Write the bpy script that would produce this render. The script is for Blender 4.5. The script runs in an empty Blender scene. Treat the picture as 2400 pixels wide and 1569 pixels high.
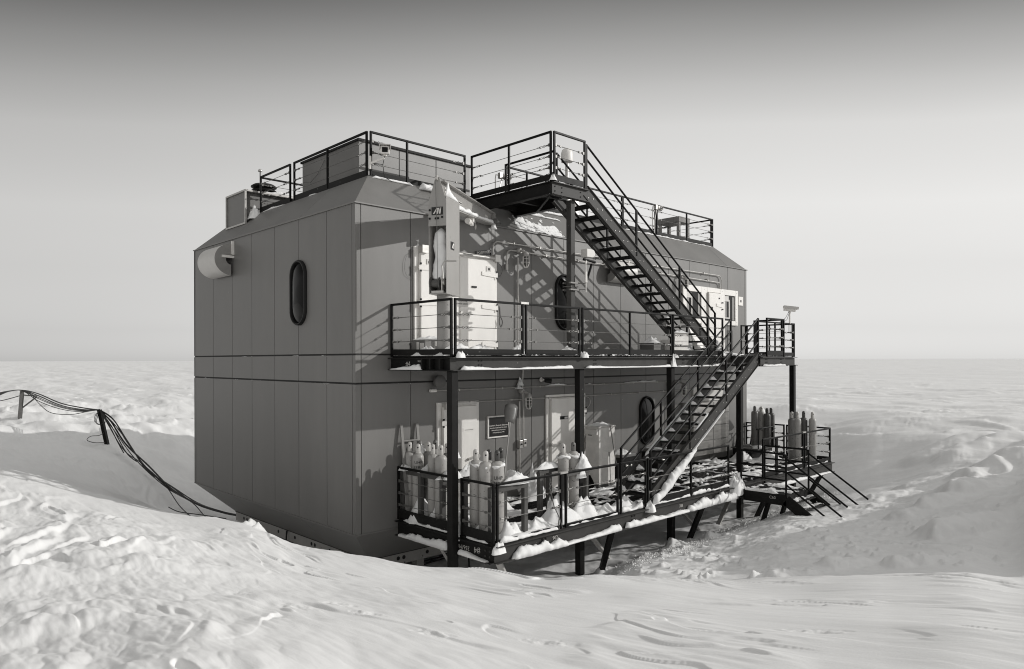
import bpy, bmesh, math, random
import numpy as np
from mathutils import Vector, Matrix

random.seed(7)
SC = bpy.context.scene
COL = SC.collection
V = Vector
# ------------------------------------------------------------------ camera frame (metres, eye level is z = 0)
CAMP = V((-7.4847, -12.2285, 0.0))
CR = V((.7204, -.6936, 0)).normalized()
CF = V((.6936, .7204, 0)).normalized()
FPX = 1663.0
ROLL = .0027

def at(u, v, Z):
    """point seen at pixel (u, v) of the 2400 px photograph at depth Z: used to read places off the photograph"""
    a = u - ROLL*(v-843.4) - 1200; b = 843.4 - (v + ROLL*(u-1200))
    return CAMP + CF*Z + CR*(a/FPX*Z) + V((0, 0, b/FPX*Z))

# ------------------------------------------------------------------ mesh builder
class MB:
    def __init__(s): s.v = []; s.f = []
    def add(s, vs, fs):
        o = len(s.v); s.v += [tuple(p) for p in vs]; s.f += [tuple(i+o for i in f) for f in fs]; return s
    def box(s, x0, x1, y0, y1, z0, z1):
        return s.add([(x0,y0,z0),(x1,y0,z0),(x1,y1,z0),(x0,y1,z0),(x0,y0,z1),(x1,y0,z1),(x1,y1,z1),(x0,y1,z1)],
                     [(0,3,2,1),(4,5,6,7),(0,1,5,4),(1,2,6,5),(2,3,7,6),(3,0,4,7)])
    def obox(s, c, ex, ey, ez):
        """oriented box: centre and three half-extent vectors"""
        c = V(c); P = []
        for k in (-1, 1):
            for (i, j) in ((-1,-1),(1,-1),(1,1),(-1,1)): P.append(c + ex*i + ey*j + ez*k)
        return s.add(P, [(0,3,2,1),(4,5,6,7),(0,1,5,4),(1,2,6,5),(2,3,7,6),(3,0,4,7)])
    def bar(s, p, q, w, h=None, up=V((0,0,1))):
        p = V(p); q = V(q); h = w if h is None else h
        d = (q-p).normalized(); up = V(up)
        if abs(d.dot(up)) > .98: up = V((0,1,0))
        a = d.cross(up).normalized(); b = a.cross(d).normalized()
        return s.obox((p+q)/2, (q-p)/2, a*(w/2), b*(h/2))
    def tube(s, pts, r, n=8, close=False):
        pts = [V(p) for p in pts]; m = len(pts); rings = []
        rr = r if isinstance(r, (list, tuple)) else [r]*m
        prev = None
        for i in range(m):
            if close: t = pts[(i+1) % m]-pts[i-1]
            else: t = pts[min(i+1, m-1)]-pts[max(i-1, 0)]
            t.normalize()
            if prev is None:
                up = V((0,0,1)) if abs(t.z) < .9 else V((0,1,0))
                a = t.cross(up).normalized()
            else:
                a = (prev - t*prev.dot(t)).normalized()
            prev = a; b = t.cross(a)
            rings.append([pts[i] + (a*math.cos(2*math.pi*k/n) + b*math.sin(2*math.pi*k/n))*rr[i] for k in range(n)])
        vs = [p for rg in rings for p in rg]; fs = []
        for i in range(m if close else m-1):
            j = (i+1) % m
            for k in range(n):
                fs.append((i*n+k, i*n+(k+1) % n, j*n+(k+1) % n, j*n+k))
        if not close: fs += [tuple(range(n))[::-1], tuple((m-1)*n+k for k in range(n))]
        return s.add(vs, fs)
    def lathe(s, prof, c, axis=V((0,0,1)), n=20):
        """prof: (radius, height) along axis from c"""
        c = V(c); t = V(axis).normalized(); up = V((0,0,1)) if abs(t.z) < .9 else V((1,0,0))
        a = t.cross(up).normalized(); b = t.cross(a)
        vs = []; fs = []
        for (r, h) in prof:
            for k in range(n):
                w = 2*math.pi*k/n; vs.append(c + t*h + (a*math.cos(w)+b*math.sin(w))*r)
        for i in range(len(prof)-1):
            for k in range(n): fs.append((i*n+k, i*n+(k+1) % n, (i+1)*n+(k+1) % n, (i+1)*n+k))
        fs += [tuple(range(n))[::-1], tuple((len(prof)-1)*n+k for k in range(n))]
        return s.add(vs, fs)
    def disc(s, c, nrm, r, th=.006, n=14):
        return s.lathe([(r, 0), (r, th)], c, nrm, n)
    def prism(s, poly, ext):
        n = len(poly); ext = V(ext); vs = [V(p) for p in poly] + [V(p)+ext for p in poly]
        fs = [tuple(range(n))[::-1], tuple(range(n, 2*n))] + [(i, (i+1) % n, n+(i+1) % n, n+i) for i in range(n)]
        return s.add(vs, fs)
    def build(s, name, m, parent=None, smooth=False, fix=True, bevel=0):
        me = bpy.data.meshes.new(name)
        o = bpy.data.objects.new(name, me); COL.objects.link(o)
        org = V((0,0,0))
        if parent is not None:
            o.parent = parent; org = ORG.get(parent.name, V((0,0,0)))
        ORG[o.name] = org
        me.from_pydata([tuple(V(p)-org) for p in s.v], [], s.f)
        if fix:
            b = bmesh.new(); b.from_mesh(me); bmesh.ops.recalc_face_normals(b, faces=b.faces[:]); b.to_mesh(me); b.free()
        if m is not None: me.materials.append(m)
        if smooth:
            me.polygons.foreach_set('use_smooth', [True]*len(me.polygons))
            try: me.set_sharp_from_angle(angle=math.radians(40))
            except Exception: pass
        if bevel:
            md = o.modifiers.new('bevel', 'BEVEL'); md.width = bevel; md.segments = 2; md.limit_method = 'ANGLE'
        return o
ORG = {}

def tag(o, label=None, cat=None, group=None, kind=None):
    if label: o['label'] = label
    if cat: o['category'] = cat
    if group: o['group'] = group
    if kind: o['kind'] = kind
    return o
def thing(name, loc, label, cat, group=None):
    o = bpy.data.objects.new(name, None); COL.objects.link(o); o.location = loc; o.empty_display_size = .2
    ORG[o.name] = V(loc); return tag(o, label, cat, group)
def copy_tree(o, parent=None):
    c = o.copy(); COL.objects.link(c)
    if parent is not None: c.parent = parent
    ORG[c.name] = ORG.get(o.name, V((0,0,0)))
    for ch in list(o.children): copy_tree(ch, c)
    return c

# ------------------------------------------------------------------ materials (black and white world, slightly warm)
def g(v): return (v, v*.975, v*.935, 1)
def nodes(name):
    m = bpy.data.materials.new(name); m.use_nodes = True; nt = m.node_tree
    return m, nt, nt.nodes['Principled BSDF']
def mat(name, v, rough=.5, metal=0., var=.12, scale=6., bump=0., bscale=60., streak=None, spots=None, spec=.5):
    """v: grey value; var: noise variation; streak: vertical stretch of the noise; spots: (amount, value, scale) of chipped marks"""
    m, nt, p = nodes(name); N = nt.nodes; L = nt.links
    p.inputs['Roughness'].default_value = rough; p.inputs['Metallic'].default_value = metal
    p.inputs['Specular IOR Level'].default_value = spec
    tc = N.new('ShaderNodeTexCoord'); mp = N.new('ShaderNodeMapping'); L.new(tc.outputs['Object'], mp.inputs['Vector'])
    if streak: mp.inputs['Scale'].default_value = (1, 1, streak)
    nz = N.new('ShaderNodeTexNoise'); nz.inputs['Scale'].default_value = scale; nz.inputs['Detail'].default_value = 6; nz.inputs['Roughness'].default_value = .65
    L.new(mp.outputs['Vector'], nz.inputs['Vector'])
    cr = N.new('ShaderNodeValToRGB'); L.new(nz.outputs['Fac'], cr.inputs['Fac'])
    cr.color_ramp.elements[0].position = .3; cr.color_ramp.elements[1].position = .7
    cr.color_ramp.elements[0].color = g(v*(1-var)); cr.color_ramp.elements[1].color = g(min(.95, v*(1+var)))
    out = cr.outputs['Color']
    if spots:
        n2 = N.new('ShaderNodeTexNoise'); n2.inputs['Scale'].default_value = spots[2]; n2.inputs['Detail'].default_value = 4
        L.new(tc.outputs['Object'], n2.inputs['Vector'])
        r2 = N.new('ShaderNodeValToRGB'); L.new(n2.outputs['Fac'], r2.inputs['Fac'])
        r2.color_ramp.elements[0].position = 1-spots[0]; r2.color_ramp.elements[1].position = min(1, 1-spots[0]+.02)
        mx = N.new('ShaderNodeMix'); mx.data_type = 'RGBA'; L.new(r2.outputs['Color'], mx.inputs['Factor'])
        L.new(out, mx.inputs['A']); mx.inputs['B'].default_value = g(spots[1]); out = mx.outputs['Result']
    L.new(out, p.inputs['Base Color'])
    mr = N.new('ShaderNodeMapRange'); L.new(nz.outputs['Fac'], mr.inputs['Value'])
    mr.inputs['To Min'].default_value = max(.05, rough-.1); mr.inputs['To Max'].default_value = min(1, rough+.1)
    L.new(mr.outputs['Result'], p.inputs['Roughness'])
    if bump:
        n3 = N.new('ShaderNodeTexNoise'); n3.inputs['Scale'].default_value = bscale; n3.inputs['Detail'].default_value = 3
        L.new(tc.outputs['Object'], n3.inputs['Vector'])
        b = N.new('ShaderNodeBump'); b.inputs['Strength'].default_value = bump; b.inputs['Distance'].default_value = .01
        L.new(n3.outputs['Fac'], b.inputs['Height']); L.new(b.outputs['Normal'], p.inputs['Normal'])
    return m

M = {}
M['wall'] = mat('painted_wall_panel', .178, .42, 0, .10, 1.1, .03, 14, streak=.22, spots=(.235, .42, 11))
M['wallcore'] = mat('wall_joint', .045, .8)
M['trim'] = mat('wall_trim', .19, .4, 0, .06, 2)
M['channel'] = mat('seam_channel', .02, .7)
M['steel'] = mat('dark_painted_steel', .015, .5, 0, .25, 5, .12, 30, spots=(.28, .08, 9), spec=.12)
M['steelf'] = mat('grey_primed_beam', .055, .5, 0, .2, 3, .12, 25, spots=(.28, .16, 14), spec=.15)
M['rail'] = mat('black_rail_paint', .007, .45, 0, .25, 8, spots=(.25, .05, 30), spec=.12)
M['grate'] = mat('steel_grating', .014, .55, 0, .2, 10, spec=.25)
M['wire'] = mat('galvanized_wire', .16, .42, .4, .15, 20)
M['alu'] = mat('crane_grey_paint', .34, .42, 0, .05, 3, .04, 40, spots=(.27, .12, 16))
M['white'] = mat('white_door_panel', .82, .4, 0, .05, 2.2, .05, 18, streak=.3)
M['offw'] = mat('aged_white_panel', .60, .45, 0, .09, 2.5, .05, 18, streak=.3)
M['dwhite'] = mat('lower_door_paint', .80, .4, 0, .07, 2.5, .05, 18, streak=.3)  # one even pale coat for the lower doors
M['galv'] = mat('galvanized_conduit', .5, .35, .5, .12, 14)
M['black'] = mat('black_rubber', .008, .5, spec=.3)
M['plaque'] = mat('black_plaque', .012, .3)
M['letter'] = mat('white_lettering', .75, .6, var=.03)
M['chalk'] = mat('chalk_mark', .5, .9, var=.2, scale=40)
M['ink'] = mat('dark_stencil_ink', .03, .7)
M['wood'] = mat('weathered_wood', .25, .75, 0, .25, 4, .2, 30, streak=.12)
M['dwood'] = mat('dark_weathered_wood', .075, .75, 0, .3, 4, .2, 30, streak=.12)
M['ply'] = mat('pale_plywood', .70, .7, 0, .14, 3, .12, 30)
M['card'] = mat('cardboard_grey', .22, .8, 0, .1, 5)
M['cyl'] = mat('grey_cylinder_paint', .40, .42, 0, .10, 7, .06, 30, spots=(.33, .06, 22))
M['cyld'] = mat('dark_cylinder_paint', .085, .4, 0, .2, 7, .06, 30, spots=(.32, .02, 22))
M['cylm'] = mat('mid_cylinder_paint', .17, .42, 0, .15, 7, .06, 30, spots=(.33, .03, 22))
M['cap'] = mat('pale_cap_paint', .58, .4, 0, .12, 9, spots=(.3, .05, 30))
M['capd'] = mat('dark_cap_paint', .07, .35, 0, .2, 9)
M['hoodw'] = mat('white_duct_sheet', .62, .4, 0, .05, 4)
M['hoodg'] = mat('grey_duct_sheet', .27, .45, 0, .08, 5)
M['stain'] = mat('brushed_stainless', .42, .3, .85, .3, 1.2, streak=6)
M['trussp'] = mat('pale_frame_paint', .42, .5, 0, .1, 4, spots=(.3, .05, 10))
M['cable'] = mat('black_cable', .012, .4)
M['brush'] = mat('grey_primer', .13, .6, 0, .2, 4)
M['clear'] = mat('scoop_plastic', .12, .35, 0, .15, 5)
M['poleg'] = mat('pole_steel', .10, .6, 0, .25, 8)

def glass(name, v):
    m, nt, p = nodes(name); p.inputs['Base Color'].default_value = g(v); p.inputs['Roughness'].default_value = .10
    p.inputs['Specular IOR Level'].default_value = .18
    N = nt.nodes; L = nt.links
    tc = N.new('ShaderNodeTexCoord'); nz = N.new('ShaderNodeTexNoise'); nz.inputs['Scale'].default_value = 3.
    b = N.new('ShaderNodeBump'); b.inputs['Strength'].default_value = .04; b.inputs['Distance'].default_value = .05
    L.new(tc.outputs['Object'], nz.inputs['Vector']); L.new(nz.outputs['Fac'], b.inputs['Height']); L.new(b.outputs['Normal'], p.inputs['Normal'])
    return m
M['pane'] = glass('dark_window_pane', .006)
M['lampglass'] = glass('lamp_glass', .10)

def snow_mat(name, v=.86, bs=1.):
    m, nt, p = nodes(name); N = nt.nodes; L = nt.links
    p.inputs['Roughness'].default_value = .75; p.inputs['Specular IOR Level'].default_value = .15
    tc = N.new('ShaderNodeTexCoord')
    mp = N.new('ShaderNodeMapping'); mp.inputs['Rotation'].default_value = (0, 0, math.radians(10)); mp.inputs['Scale'].default_value = (2.6, .55, 1.)
    L.new(tc.outputs['Object'], mp.inputs['Vector'])
    n1 = N.new('ShaderNodeTexNoise'); n1.inputs['Scale'].default_value = 2.2*bs; n1.inputs['Detail'].default_value = 8; n1.inputs['Roughness'].default_value = .62
    L.new(mp.outputs['Vector'], n1.inputs['Vector'])
    n2 = N.new('ShaderNodeTexNoise'); n2.inputs['Scale'].default_value = 55*bs; n2.inputs['Detail'].default_value = 4; n2.inputs['Roughness'].default_value = .7
    L.new(tc.outputs['Object'], n2.inputs['Vector'])
    b1 = N.new('ShaderNodeBump'); b1.inputs['Strength'].default_value = .30; b1.inputs['Distance'].default_value = .03/bs
    b2 = N.new('ShaderNodeBump'); b2.inputs['Strength'].default_value = .35; b2.inputs['Distance'].default_value = .006
    L.new(n1.outputs['Fac'], b1.inputs['Height']); L.new(n2.outputs['Fac'], b2.inputs['Height'])
    L.new(b1.outputs['Normal'], b2.inputs['Normal']); L.new(b2.outputs['Normal'], p.inputs['Normal'])
    cr = N.new('ShaderNodeValToRGB'); L.new(n1.outputs['Fac'], cr.inputs['Fac'])
    cr.color_ramp.elements[0].color = (v*.95, v*.948, v*.942, 1); cr.color_ramp.elements[1].color = (v, v*.998, v*.99, 1)
    cr.color_ramp.elements[0].position = .3; cr.color_ramp.elements[1].position = .6
    L.new(cr.outputs['Color'], p.inputs['Base Color'])
    return m
M['snow'] = snow_mat('wind_packed_snow', .83)
M['snow2'] = snow_mat('drifted_snow', .88, 3.)

# ------------------------------------------------------------------ text as thin real letters
def text(s, size, org, right, up, m, parent, th=.003, name='lettering', align='CENTER', bend=None):
    cu = bpy.data.curves.new(name, 'FONT'); cu.body = s; cu.size = size; cu.align_x = align; cu.align_y = 'CENTER'; cu.extrude = th/2; cu.resolution_u = 3
    to = bpy.data.objects.new('tmp_text', cu); COL.objects.link(to)
    bpy.context.view_layer.update()
    me = bpy.data.meshes.new_from_object(to.evaluated_get(bpy.context.evaluated_depsgraph_get()))
    bpy.data.objects.remove(to); bpy.data.curves.remove(cu)
    right = V(right).normalized(); up = V(up).normalized(); nrm = right.cross(up); org = V(org); base = ORG.get(parent.name, V((0,0,0)))
    for v in me.vertices:
        x, y, z = v.co
        if bend:                       # wrap round a vertical cylinder of radius bend whose axis is behind org
            a = x/bend; c = org - nrm*bend
            p = c + (nrm*math.cos(a) + right*math.sin(a))*(bend+z+th/2) + up*y
        else: p = org + right*x + up*y + nrm*(z+th/2)
        v.co = p - base
    me.materials.clear(); me.materials.append(m)
    o = bpy.data.objects.new(name, me); COL.objects.link(o); o.parent = parent; ORG[o.name] = base
    return o

# ------------------------------------------------------------------ vectorised gradient noise
_rng = np.random.RandomState(11)
_perm = np.concatenate([_rng.permutation(256)]*2)
_ga = _rng.rand(256)*2*np.pi; _gx = np.cos(_ga); _gy = np.sin(_ga)
def pn(x, y):
    xi = np.floor(x).astype(np.int64); yi = np.floor(y).astype(np.int64); fx = x-xi; fy = y-yi
    u = fx*fx*fx*(fx*(fx*6-15)+10); v = fy*fy*fy*(fy*(fy*6-15)+10)
    def gr(i, j, dx, dy):
        h = _perm[(_perm[i & 255] + j) & 255]; return _gx[h]*dx + _gy[h]*dy
    a = gr(xi, yi, fx, fy); b = gr(xi+1, yi, fx-1, fy); c = gr(xi, yi+1, fx, fy-1); d = gr(xi+1, yi+1, fx-1, fy-1)
    return ((a+(b-a)*u) + ((c+(d-c)*u)-(a+(b-a)*u))*v)*1.5
def fbm(x, y, o=4, g_=.5):
    s = 0; a = 1.; 
    for i in range(o): s = s + a*pn(x*2**i+i*17.3, y*2**i-i*9.1); a *= g_
    return s
def sm(a, b, x): t = np.clip((x-a)/(b-a), 0, 1); return t*t*(3-2*t)
# ------------------------------------------------------------------ snow ground: one heightfield round the place
COLS = {
 -700: [(0,-1.62),(4,-1.70),(8,-2.0),(14,-2.0),(20,-2.3),(30,-2.3),(40,-2.2)],
 0:   [(0,-1.62),(3.9,-1.70),(5.5,-2.0),(8,-2.2),(11,-2.23),(13.7,-2.09),(15,-2.3),(19.5,-2.58),(26,-2.52),(33,-2.3),(41,-2.2)],
 240: [(0,-1.62),(3.8,-1.66),(6.2,-2.08),(9.5,-2.32),(12,-2.5),(13.6,-2.55),(15,-2.85),(20,-3.35),(25,-2.97),(31,-2.7),(40,-2.2)],
 400: [(0,-1.62),(3.8,-1.66),(6.3,-2.1),(9.5,-2.44),(13.2,-2.79),(14.5,-3.3),(17,-4.0),(21,-4.5),(25,-3.95),(31,-3.0),(40,-2.2)],
 560: [(0,-1.63),(3.9,-1.68),(6.4,-2.15),(9.5,-2.58),(12.8,-2.92),(14,-3.6),(15.5,-4.4),(20,-4.72),(27,-4.5),(33,-3.4),(43,-2.2)],
 700: [(0,-1.64),(4,-1.7),(6.5,-2.2),(9.5,-2.75),(12.3,-3.2),(13.4,-3.9),(14.4,-4.6),(16,-4.75),(30,-4.6),(36,-3.4),(46,-2.2)],
 834: [(0,-1.65),(4.1,-1.75),(6.6,-2.25),(9.5,-2.85),(12.1,-3.3),(13,-3.95),(13.8,-4.7),(30,-4.7),(40,-3.2),(50,-2.2)],
 986: [(0,-1.66),(4.1,-1.78),(6.7,-2.3),(9.5,-2.95),(11.8,-3.4),(12.7,-4.1),(13.4,-4.75),(30,-4.75),(40,-3.2),(50,-2.2)],
 1137:[(0,-1.66),(4.2,-1.82),(6.8,-2.38),(9.3,-2.95),(11.5,-3.41),(12.4,-4.2),(13.2,-4.75),(30,-4.75),(38,-3.2),(46,-2.2)],
 1278:[(0,-1.66),(4.2,-1.83),(6.8,-2.4),(8.9,-2.87),(11.3,-3.5),(12.4,-4.3),(13.4,-4.72),(28,-4.75),(36,-3.2),(44,-2.2)],
 1400:[(0,-1.66),(4.2,-1.84),(6.8,-2.4),(9,-2.9),(11.2,-3.37),(12.2,-3.95),(14,-4.6),(16,-4.72),(28,-4.7),(34,-3.4),(42,-2.2)],
 1500:[(0,-1.66),(4.2,-1.84),(6.8,-2.4),(9,-2.9),(11.05,-3.41),(12,-3.82),(13.5,-4.08),(16.5,-4.55),(18,-4.68),(27,-4.7),(33,-3.3),(40,-2.2)],
 1690:[(0,-1.65),(4.1,-1.8),(6.8,-2.4),(9,-2.95),(10.9,-3.41),(11.8,-3.74),(14,-4.02),(16,-4.22),(18,-4.46),(19.8,-4.66),(26,-4.7),(31,-3.4),(36,-2.2)],
 1852:[(0,-1.65),(4.05,-1.78),(6.8,-2.4),(9,-2.95),(10.85,-3.36),(11.8,-3.64),(14,-3.76),(16,-3.82),(18,-3.92),(20.5,-4.4),(25,-4.55),(29,-3.4),(33,-2.2)],
 2067:[(0,-1.64),(3.95,-1.74),(6.8,-2.37),(9,-2.85),(10.8,-3.26),(11.8,-3.57),(14,-3.7),(16.5,-3.66),(18.5,-3.58),(20,-3.75),(22,-3.72),(25,-3.1),(28,-2.4),(30,-2.2)],
 2250:[(0,-1.64),(3.9,-1.7),(6.8,-2.33),(9,-2.8),(10.5,-3.17),(11.4,-3.44),(13,-3.5),(15.5,-3.35),(17,-3.0),(17.8,-3.15),(20,-3.15),(23,-2.6),(27,-2.2)],
 2400:[(0,-1.64),(3.85,-1.69),(6.6,-2.3),(8.7,-2.8),(10.3,-3.2),(11.3,-3.45),(12.5,-3.4),(14,-3.18),(15.5,-2.7),(16.5,-2.85),(19,-2.85),(22,-2.45),(26,-2.18)],
 2620:[(0,-1.63),(3.8,-1.69),(6.6,-2.28),(8.7,-2.75),(10.4,-3.0),(11.1,-2.7),(12,-1.5),(13,-1.0),(15.5,-.95),(17,-1.5),(19,-2.3),(25,-2.18)],
 2900:[(0,-1.63),(3.8,-1.68),(6.5,-2.2),(8.7,-2.6),(10.2,-2.6),(11,-1.8),(12,-.6),(15.5,-.5),(17.5,-1.3),(20,-2.2),(25,-2.18)],
 3300:[(0,-1.63),(3.8,-1.68),(6.5,-2.1),(8.7,-2.4),(10.2,-2.2),(11.5,-1.1),(15,-1.0),(18,-1.8),(21,-2.2),(25,-2.18)],
 4200:[(0,-1.62),(4,-1.7),(8,-2.1),(12,-2.2),(25,-2.2)],
}
ZG = np.concatenate([np.linspace(0, 60, 1201)])
us = sorted(COLS)
TAB = np.array([np.interp(ZG, [p[0] for p in COLS[u]]+[60.], [p[1] for p in COLS[u]]+[-2.2]) for u in us])
k = np.exp(-.5*(np.arange(-9, 10)/3.6)**2); k /= k.sum()
TAB = np.array([np.convolve(np.pad(r, 9, 'edge'), k, 'valid') for r in TAB])
US = np.array(us, float)
def base_height(u, Z):
    u = np.clip(u, US[0], US[-1]-1e-6); Z = np.clip(Z, 0, 59.99)
    i = np.clip(np.searchsorted(US, u, 'right')-1, 0, len(US)-2); t = (u-US[i])/(US[i+1]-US[i])
    zi = Z/60*1200; j = np.clip(zi.astype(int), 0, 1199); w = zi-j
    def col(ii): ii = np.clip(ii, 0, len(US)-1); return TAB[ii, j]*(1-w)+TAB[ii, j+1]*w
    p0, p1, p2, p3 = col(i-1), col(i), col(i+1), col(i+2)
    m1 = (p2-p0)*.4; m2 = (p3-p1)*.4
    return (2*t**3-3*t**2+1)*p1 + (t**3-2*t**2+t)*m1 + (-2*t**3+3*t**2)*p2 + (t**3-t**2)*m2

# wind-carved blocks and lumps: x right of the lens, z ahead of it, radius, height
LUMPS = []
rl = random.Random(5)
for i in range(150):                                     # small chunks on the slope before the decks
    Z = rl.uniform(11.9, 17.6); u = rl.uniform(1470, 2010 + (Z-12)*10)
    LUMPS.append((u, Z, rl.uniform(.04, .14), rl.uniform(.02, .075), .9))
for i in range(60):
    Z = rl.uniform(11.8, 16); u = rl.uniform(1900, 2440); LUMPS.append((u, Z, rl.uniform(.03, .09), rl.uniform(.02, .07), .5))
for (u, Z, r, h, e) in ((1815,12.0,.36,.13,1.2),(1945,12.4,.32,.20,1.3),(2095,12.2,.34,.18,1.2),(2150,12.15,.22,.08,1.),(2190,14.1,.55,.40,1.8),(2105,15.9,.42,.22,1.6),(2165,16.2,.42,.18,1.6),(2235,16.6,.55,.28,1.8),
        (2050,18.2,.5,.16,2.0),(2265,18.4,.6,.36,1.2),(2325,18.9,1.0,.30,1.2),(2385,18.9,1.1,.30,1.4),(2300,17.7,.5,.18,1.),(2440,20.0,1.2,.3,1.4),(2210,21.5,.8,.30,2.),(2140,22.5,.8,.25,2.),(2120,19.5,.6,.14,1.6),
        (2333,12.4,.07,.11,.2),(2348,12.05,.05,.05,.2),(2256,11.9,.12,.06,.4),(2240,11.8,.08,.05,.3),
        (595,13.0,.26,.24,.3),(606,12.75,.14,.15,.2),(507,13.1,.4,.08,1.),(1570,17.2,.22,.22,.5),(1660,17.6,.2,.16,.5),(1405,15.6,.2,.16,.5),
        (330,7.5,.5,.09,1.2),(60,6.8,.4,.07,1.0),(150,5.6,.35,.06,1.),(95,5.0,.3,.06,.9),(30,9.0,.45,.08,1.2),(170,9.5,.4,.05,1.2)):
    LUMPS.append((u, Z, r, h, e))

SCUFFS = [(450,8.0,.22,.10),(690,6.1,.26,.12),(790,6.3,.22,.10),(1010,5.2,.22,.09),(860,5.9,.2,.09),(1290,5.1,.26,.10),(560,6.6,.2,.09),(1900,5.4,.3,.1)]
def ground(X, Z):
    """height of the snow at X right and Z ahead of the lens (numpy arrays)"""
    rad = np.sqrt(X*X+Z*Z)+1e-6
    Ze = np.maximum(Z, rad*.45); s = np.clip(X/np.maximum(Ze, .05), -1.3, 2.0); u = 1200+FPX*s
    z = base_height(u, Ze)
    # wind frame: a runs along the drifts, c across
    ang = math.radians(-52); a = X*math.cos(ang)+Z*math.sin(ang); c = -X*math.sin(ang)+Z*math.cos(ang)
    wx = fbm(X*.35+3, Z*.35, 2)*.5; a2 = a+wx; c2 = c+fbm(X*.5, Z*.5+9, 2)*.35
    near = 1-sm(45, 90, rad)
    trench = sm(-3.55, -4.4, z)
    left = sm(900, 250, u)*sm(14.5, 9, Ze)
    # sastrugi: sharp-edged plates, steep on one side
    ph = c2*.55 + 1.1*fbm(a2*.16, c2*.30, 3); st = ph % 1.0; saw = np.minimum(st/.86, (1-st)/.14); saw = saw*saw*(3-2*saw)
    ph2 = c2*1.7 + 1.3*fbm(a2*.33+40, c2*.8, 3); st2 = ph2 % 1.0; saw2 = np.minimum(st2/.84, (1-st2)/.16); saw2 = saw2*saw2*(3-2*saw2)
    n1 = fbm(a2*.12, c2*.6, 3); st1 = n1 % 1.0; plate = sm(0, .035, st1)*(1-st1)
    n2 = fbm(a2*.36+40, c2*1.7, 3); stp = (n2*1.2) % 1.0; plate2 = sm(0, .06, stp)*(1-stp)
    patch = sm(.0, .5, fbm(X*.28+31, Z*.28+5, 2)); patch2 = sm(.05, .5, fbm(X*.5-11, Z*.5+3, 2)); patch3 = sm(-.1, .5, fbm(X*.4+3, Z*.4-8, 2))
    amp = near*(1-.8*trench)
    z = z + amp*(.032*saw*patch + .030*plate*patch3 + .018*plate2*patch2 + .05*fbm(a*.15, c*.42, 2) + .012*fbm(a*.6, c*3.6, 3)*(.25+patch2) + .006*fbm(a*2.2, c*7., 2)*patch3)
    # rougher, sharper drifts on the left
    z = z + amp*left*(.030*saw*sm(-.35, .25, fbm(X*.33+3, Z*.33+1, 2)) + .050*saw2*patch3 + .045*plate2*patch2 + .045*fbm(a2*.30+5, c2*.6, 2) + .03*np.abs(fbm(a*1.1, c*3.0, 4)))
    # carved bank to the right, beyond the first crest
    bank = sm(1950, 2200, u)*sm(12.5, 15, Ze)*(1-sm(30, 40, Ze))
    rid = 1-np.abs(fbm(X*.34+2, Z*.5+4, 2)); z = z + bank*(.05*(rid-.7) + .05*fbm(X*.4+3, Z*.6, 2) + .05*saw*patch3 + .02*np.abs(fbm(X*1.2, Z*2.4, 4)))
    slope = sm(1480, 1650, u)*sm(11.6, 12.6, Ze)*(1-sm(19, 21, Ze))
    z = z + slope*(.03*np.abs(fbm(X*1.7, Z*3.6, 4))+.014*saw2*patch3)
    lf = sm(560, 300, u)*sm(16, 20, Ze)*(1-sm(36, 42, Ze)); z = z + lf*(.18*fbm(X*.33, Z*.5, 2)+.06*fbm(X*.9+.4*Z, Z*1.1, 3)+.05*saw2*patch3)
    tr = trench*near; z = z + tr*(.05*fbm(X*.8, Z*.8, 3)+.02*fbm(X*3, Z*3, 2))
    for (uu, Zc, r, h, e) in LUMPS:
        Xc = (uu-1200)/FPX*Zc; dx = X-Xc; dz = Z-Zc
        q = (np.abs(dx) < 4*r*(1+e)) & (np.abs(dz) < 4*r*(1+e))
        if not q.any(): continue
        ddx, ddz = dx[q], dz[q]
        wv = .22*r*pn(ddx*1.3/r+uu, ddz*1.3/r-uu) + .10*r*pn(ddx*3.1/r-uu, ddz*3.1/r)
        al = ddx*math.cos(.22)+ddz*math.sin(.22)+wv; cc = -ddx*math.sin(.22)+ddz*math.cos(.22)+wv*.8
        tail = r*(1.2+2.2*e)
        pr = sm(-.75*r, -.05*r, al)*np.clip(1-np.maximum(al, 0)/tail, 0, 1)**1.1
        wdt = r*(.85-.3*np.clip(al/tail, 0, 1)); cr_ = np.clip(1-(cc/wdt)**2, 0, 1)
        z[q] += h*(.8 if r > .25 else 1.)*pr*cr_*np.sqrt(cr_+1e-9)**.5*(1+.18*pn(ddx*2.3/r, ddz*2.3/r+uu))
    for (uu, Zc, lx, ly) in SCUFFS:                # old footprints and scuffed crust
        Xc = (uu-1200)/FPX*Zc; dx = X-Xc; dz = Z-Zc
        q = (np.abs(dx) < 1.3*lx) & (np.abs(dz) < 1.3*lx)
        if not q.any(): continue
        al = dx[q]*.86-dz[q]*.5; cc = dx[q]*.5+dz[q]*.86; m_ = np.clip(1-(al/lx)**2-(cc/ly)**2, 0, 1)**.5
        z[q] += m_*(.014*fbm(al*8+uu, cc*12, 3)-.004)
    far = sm(40, 80, rad)*(1-sm(400, 1500, rad)); z = z + far*.17*fbm(a*.06, c*.22, 4)
    mid = sm(20, 30, rad)*(1-sm(60, 110, rad))*(1-trench); z = z + mid*(.09*fbm(a2*.12, c2*.42, 3)+.06*saw*patch)
    return z
def ground_at(p):
    d = V(p)-CAMP; X = np.array([d.dot(CR)]); Z = np.array([d.dot(CF)])
    return float(ground(X, Z)[0])

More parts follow.
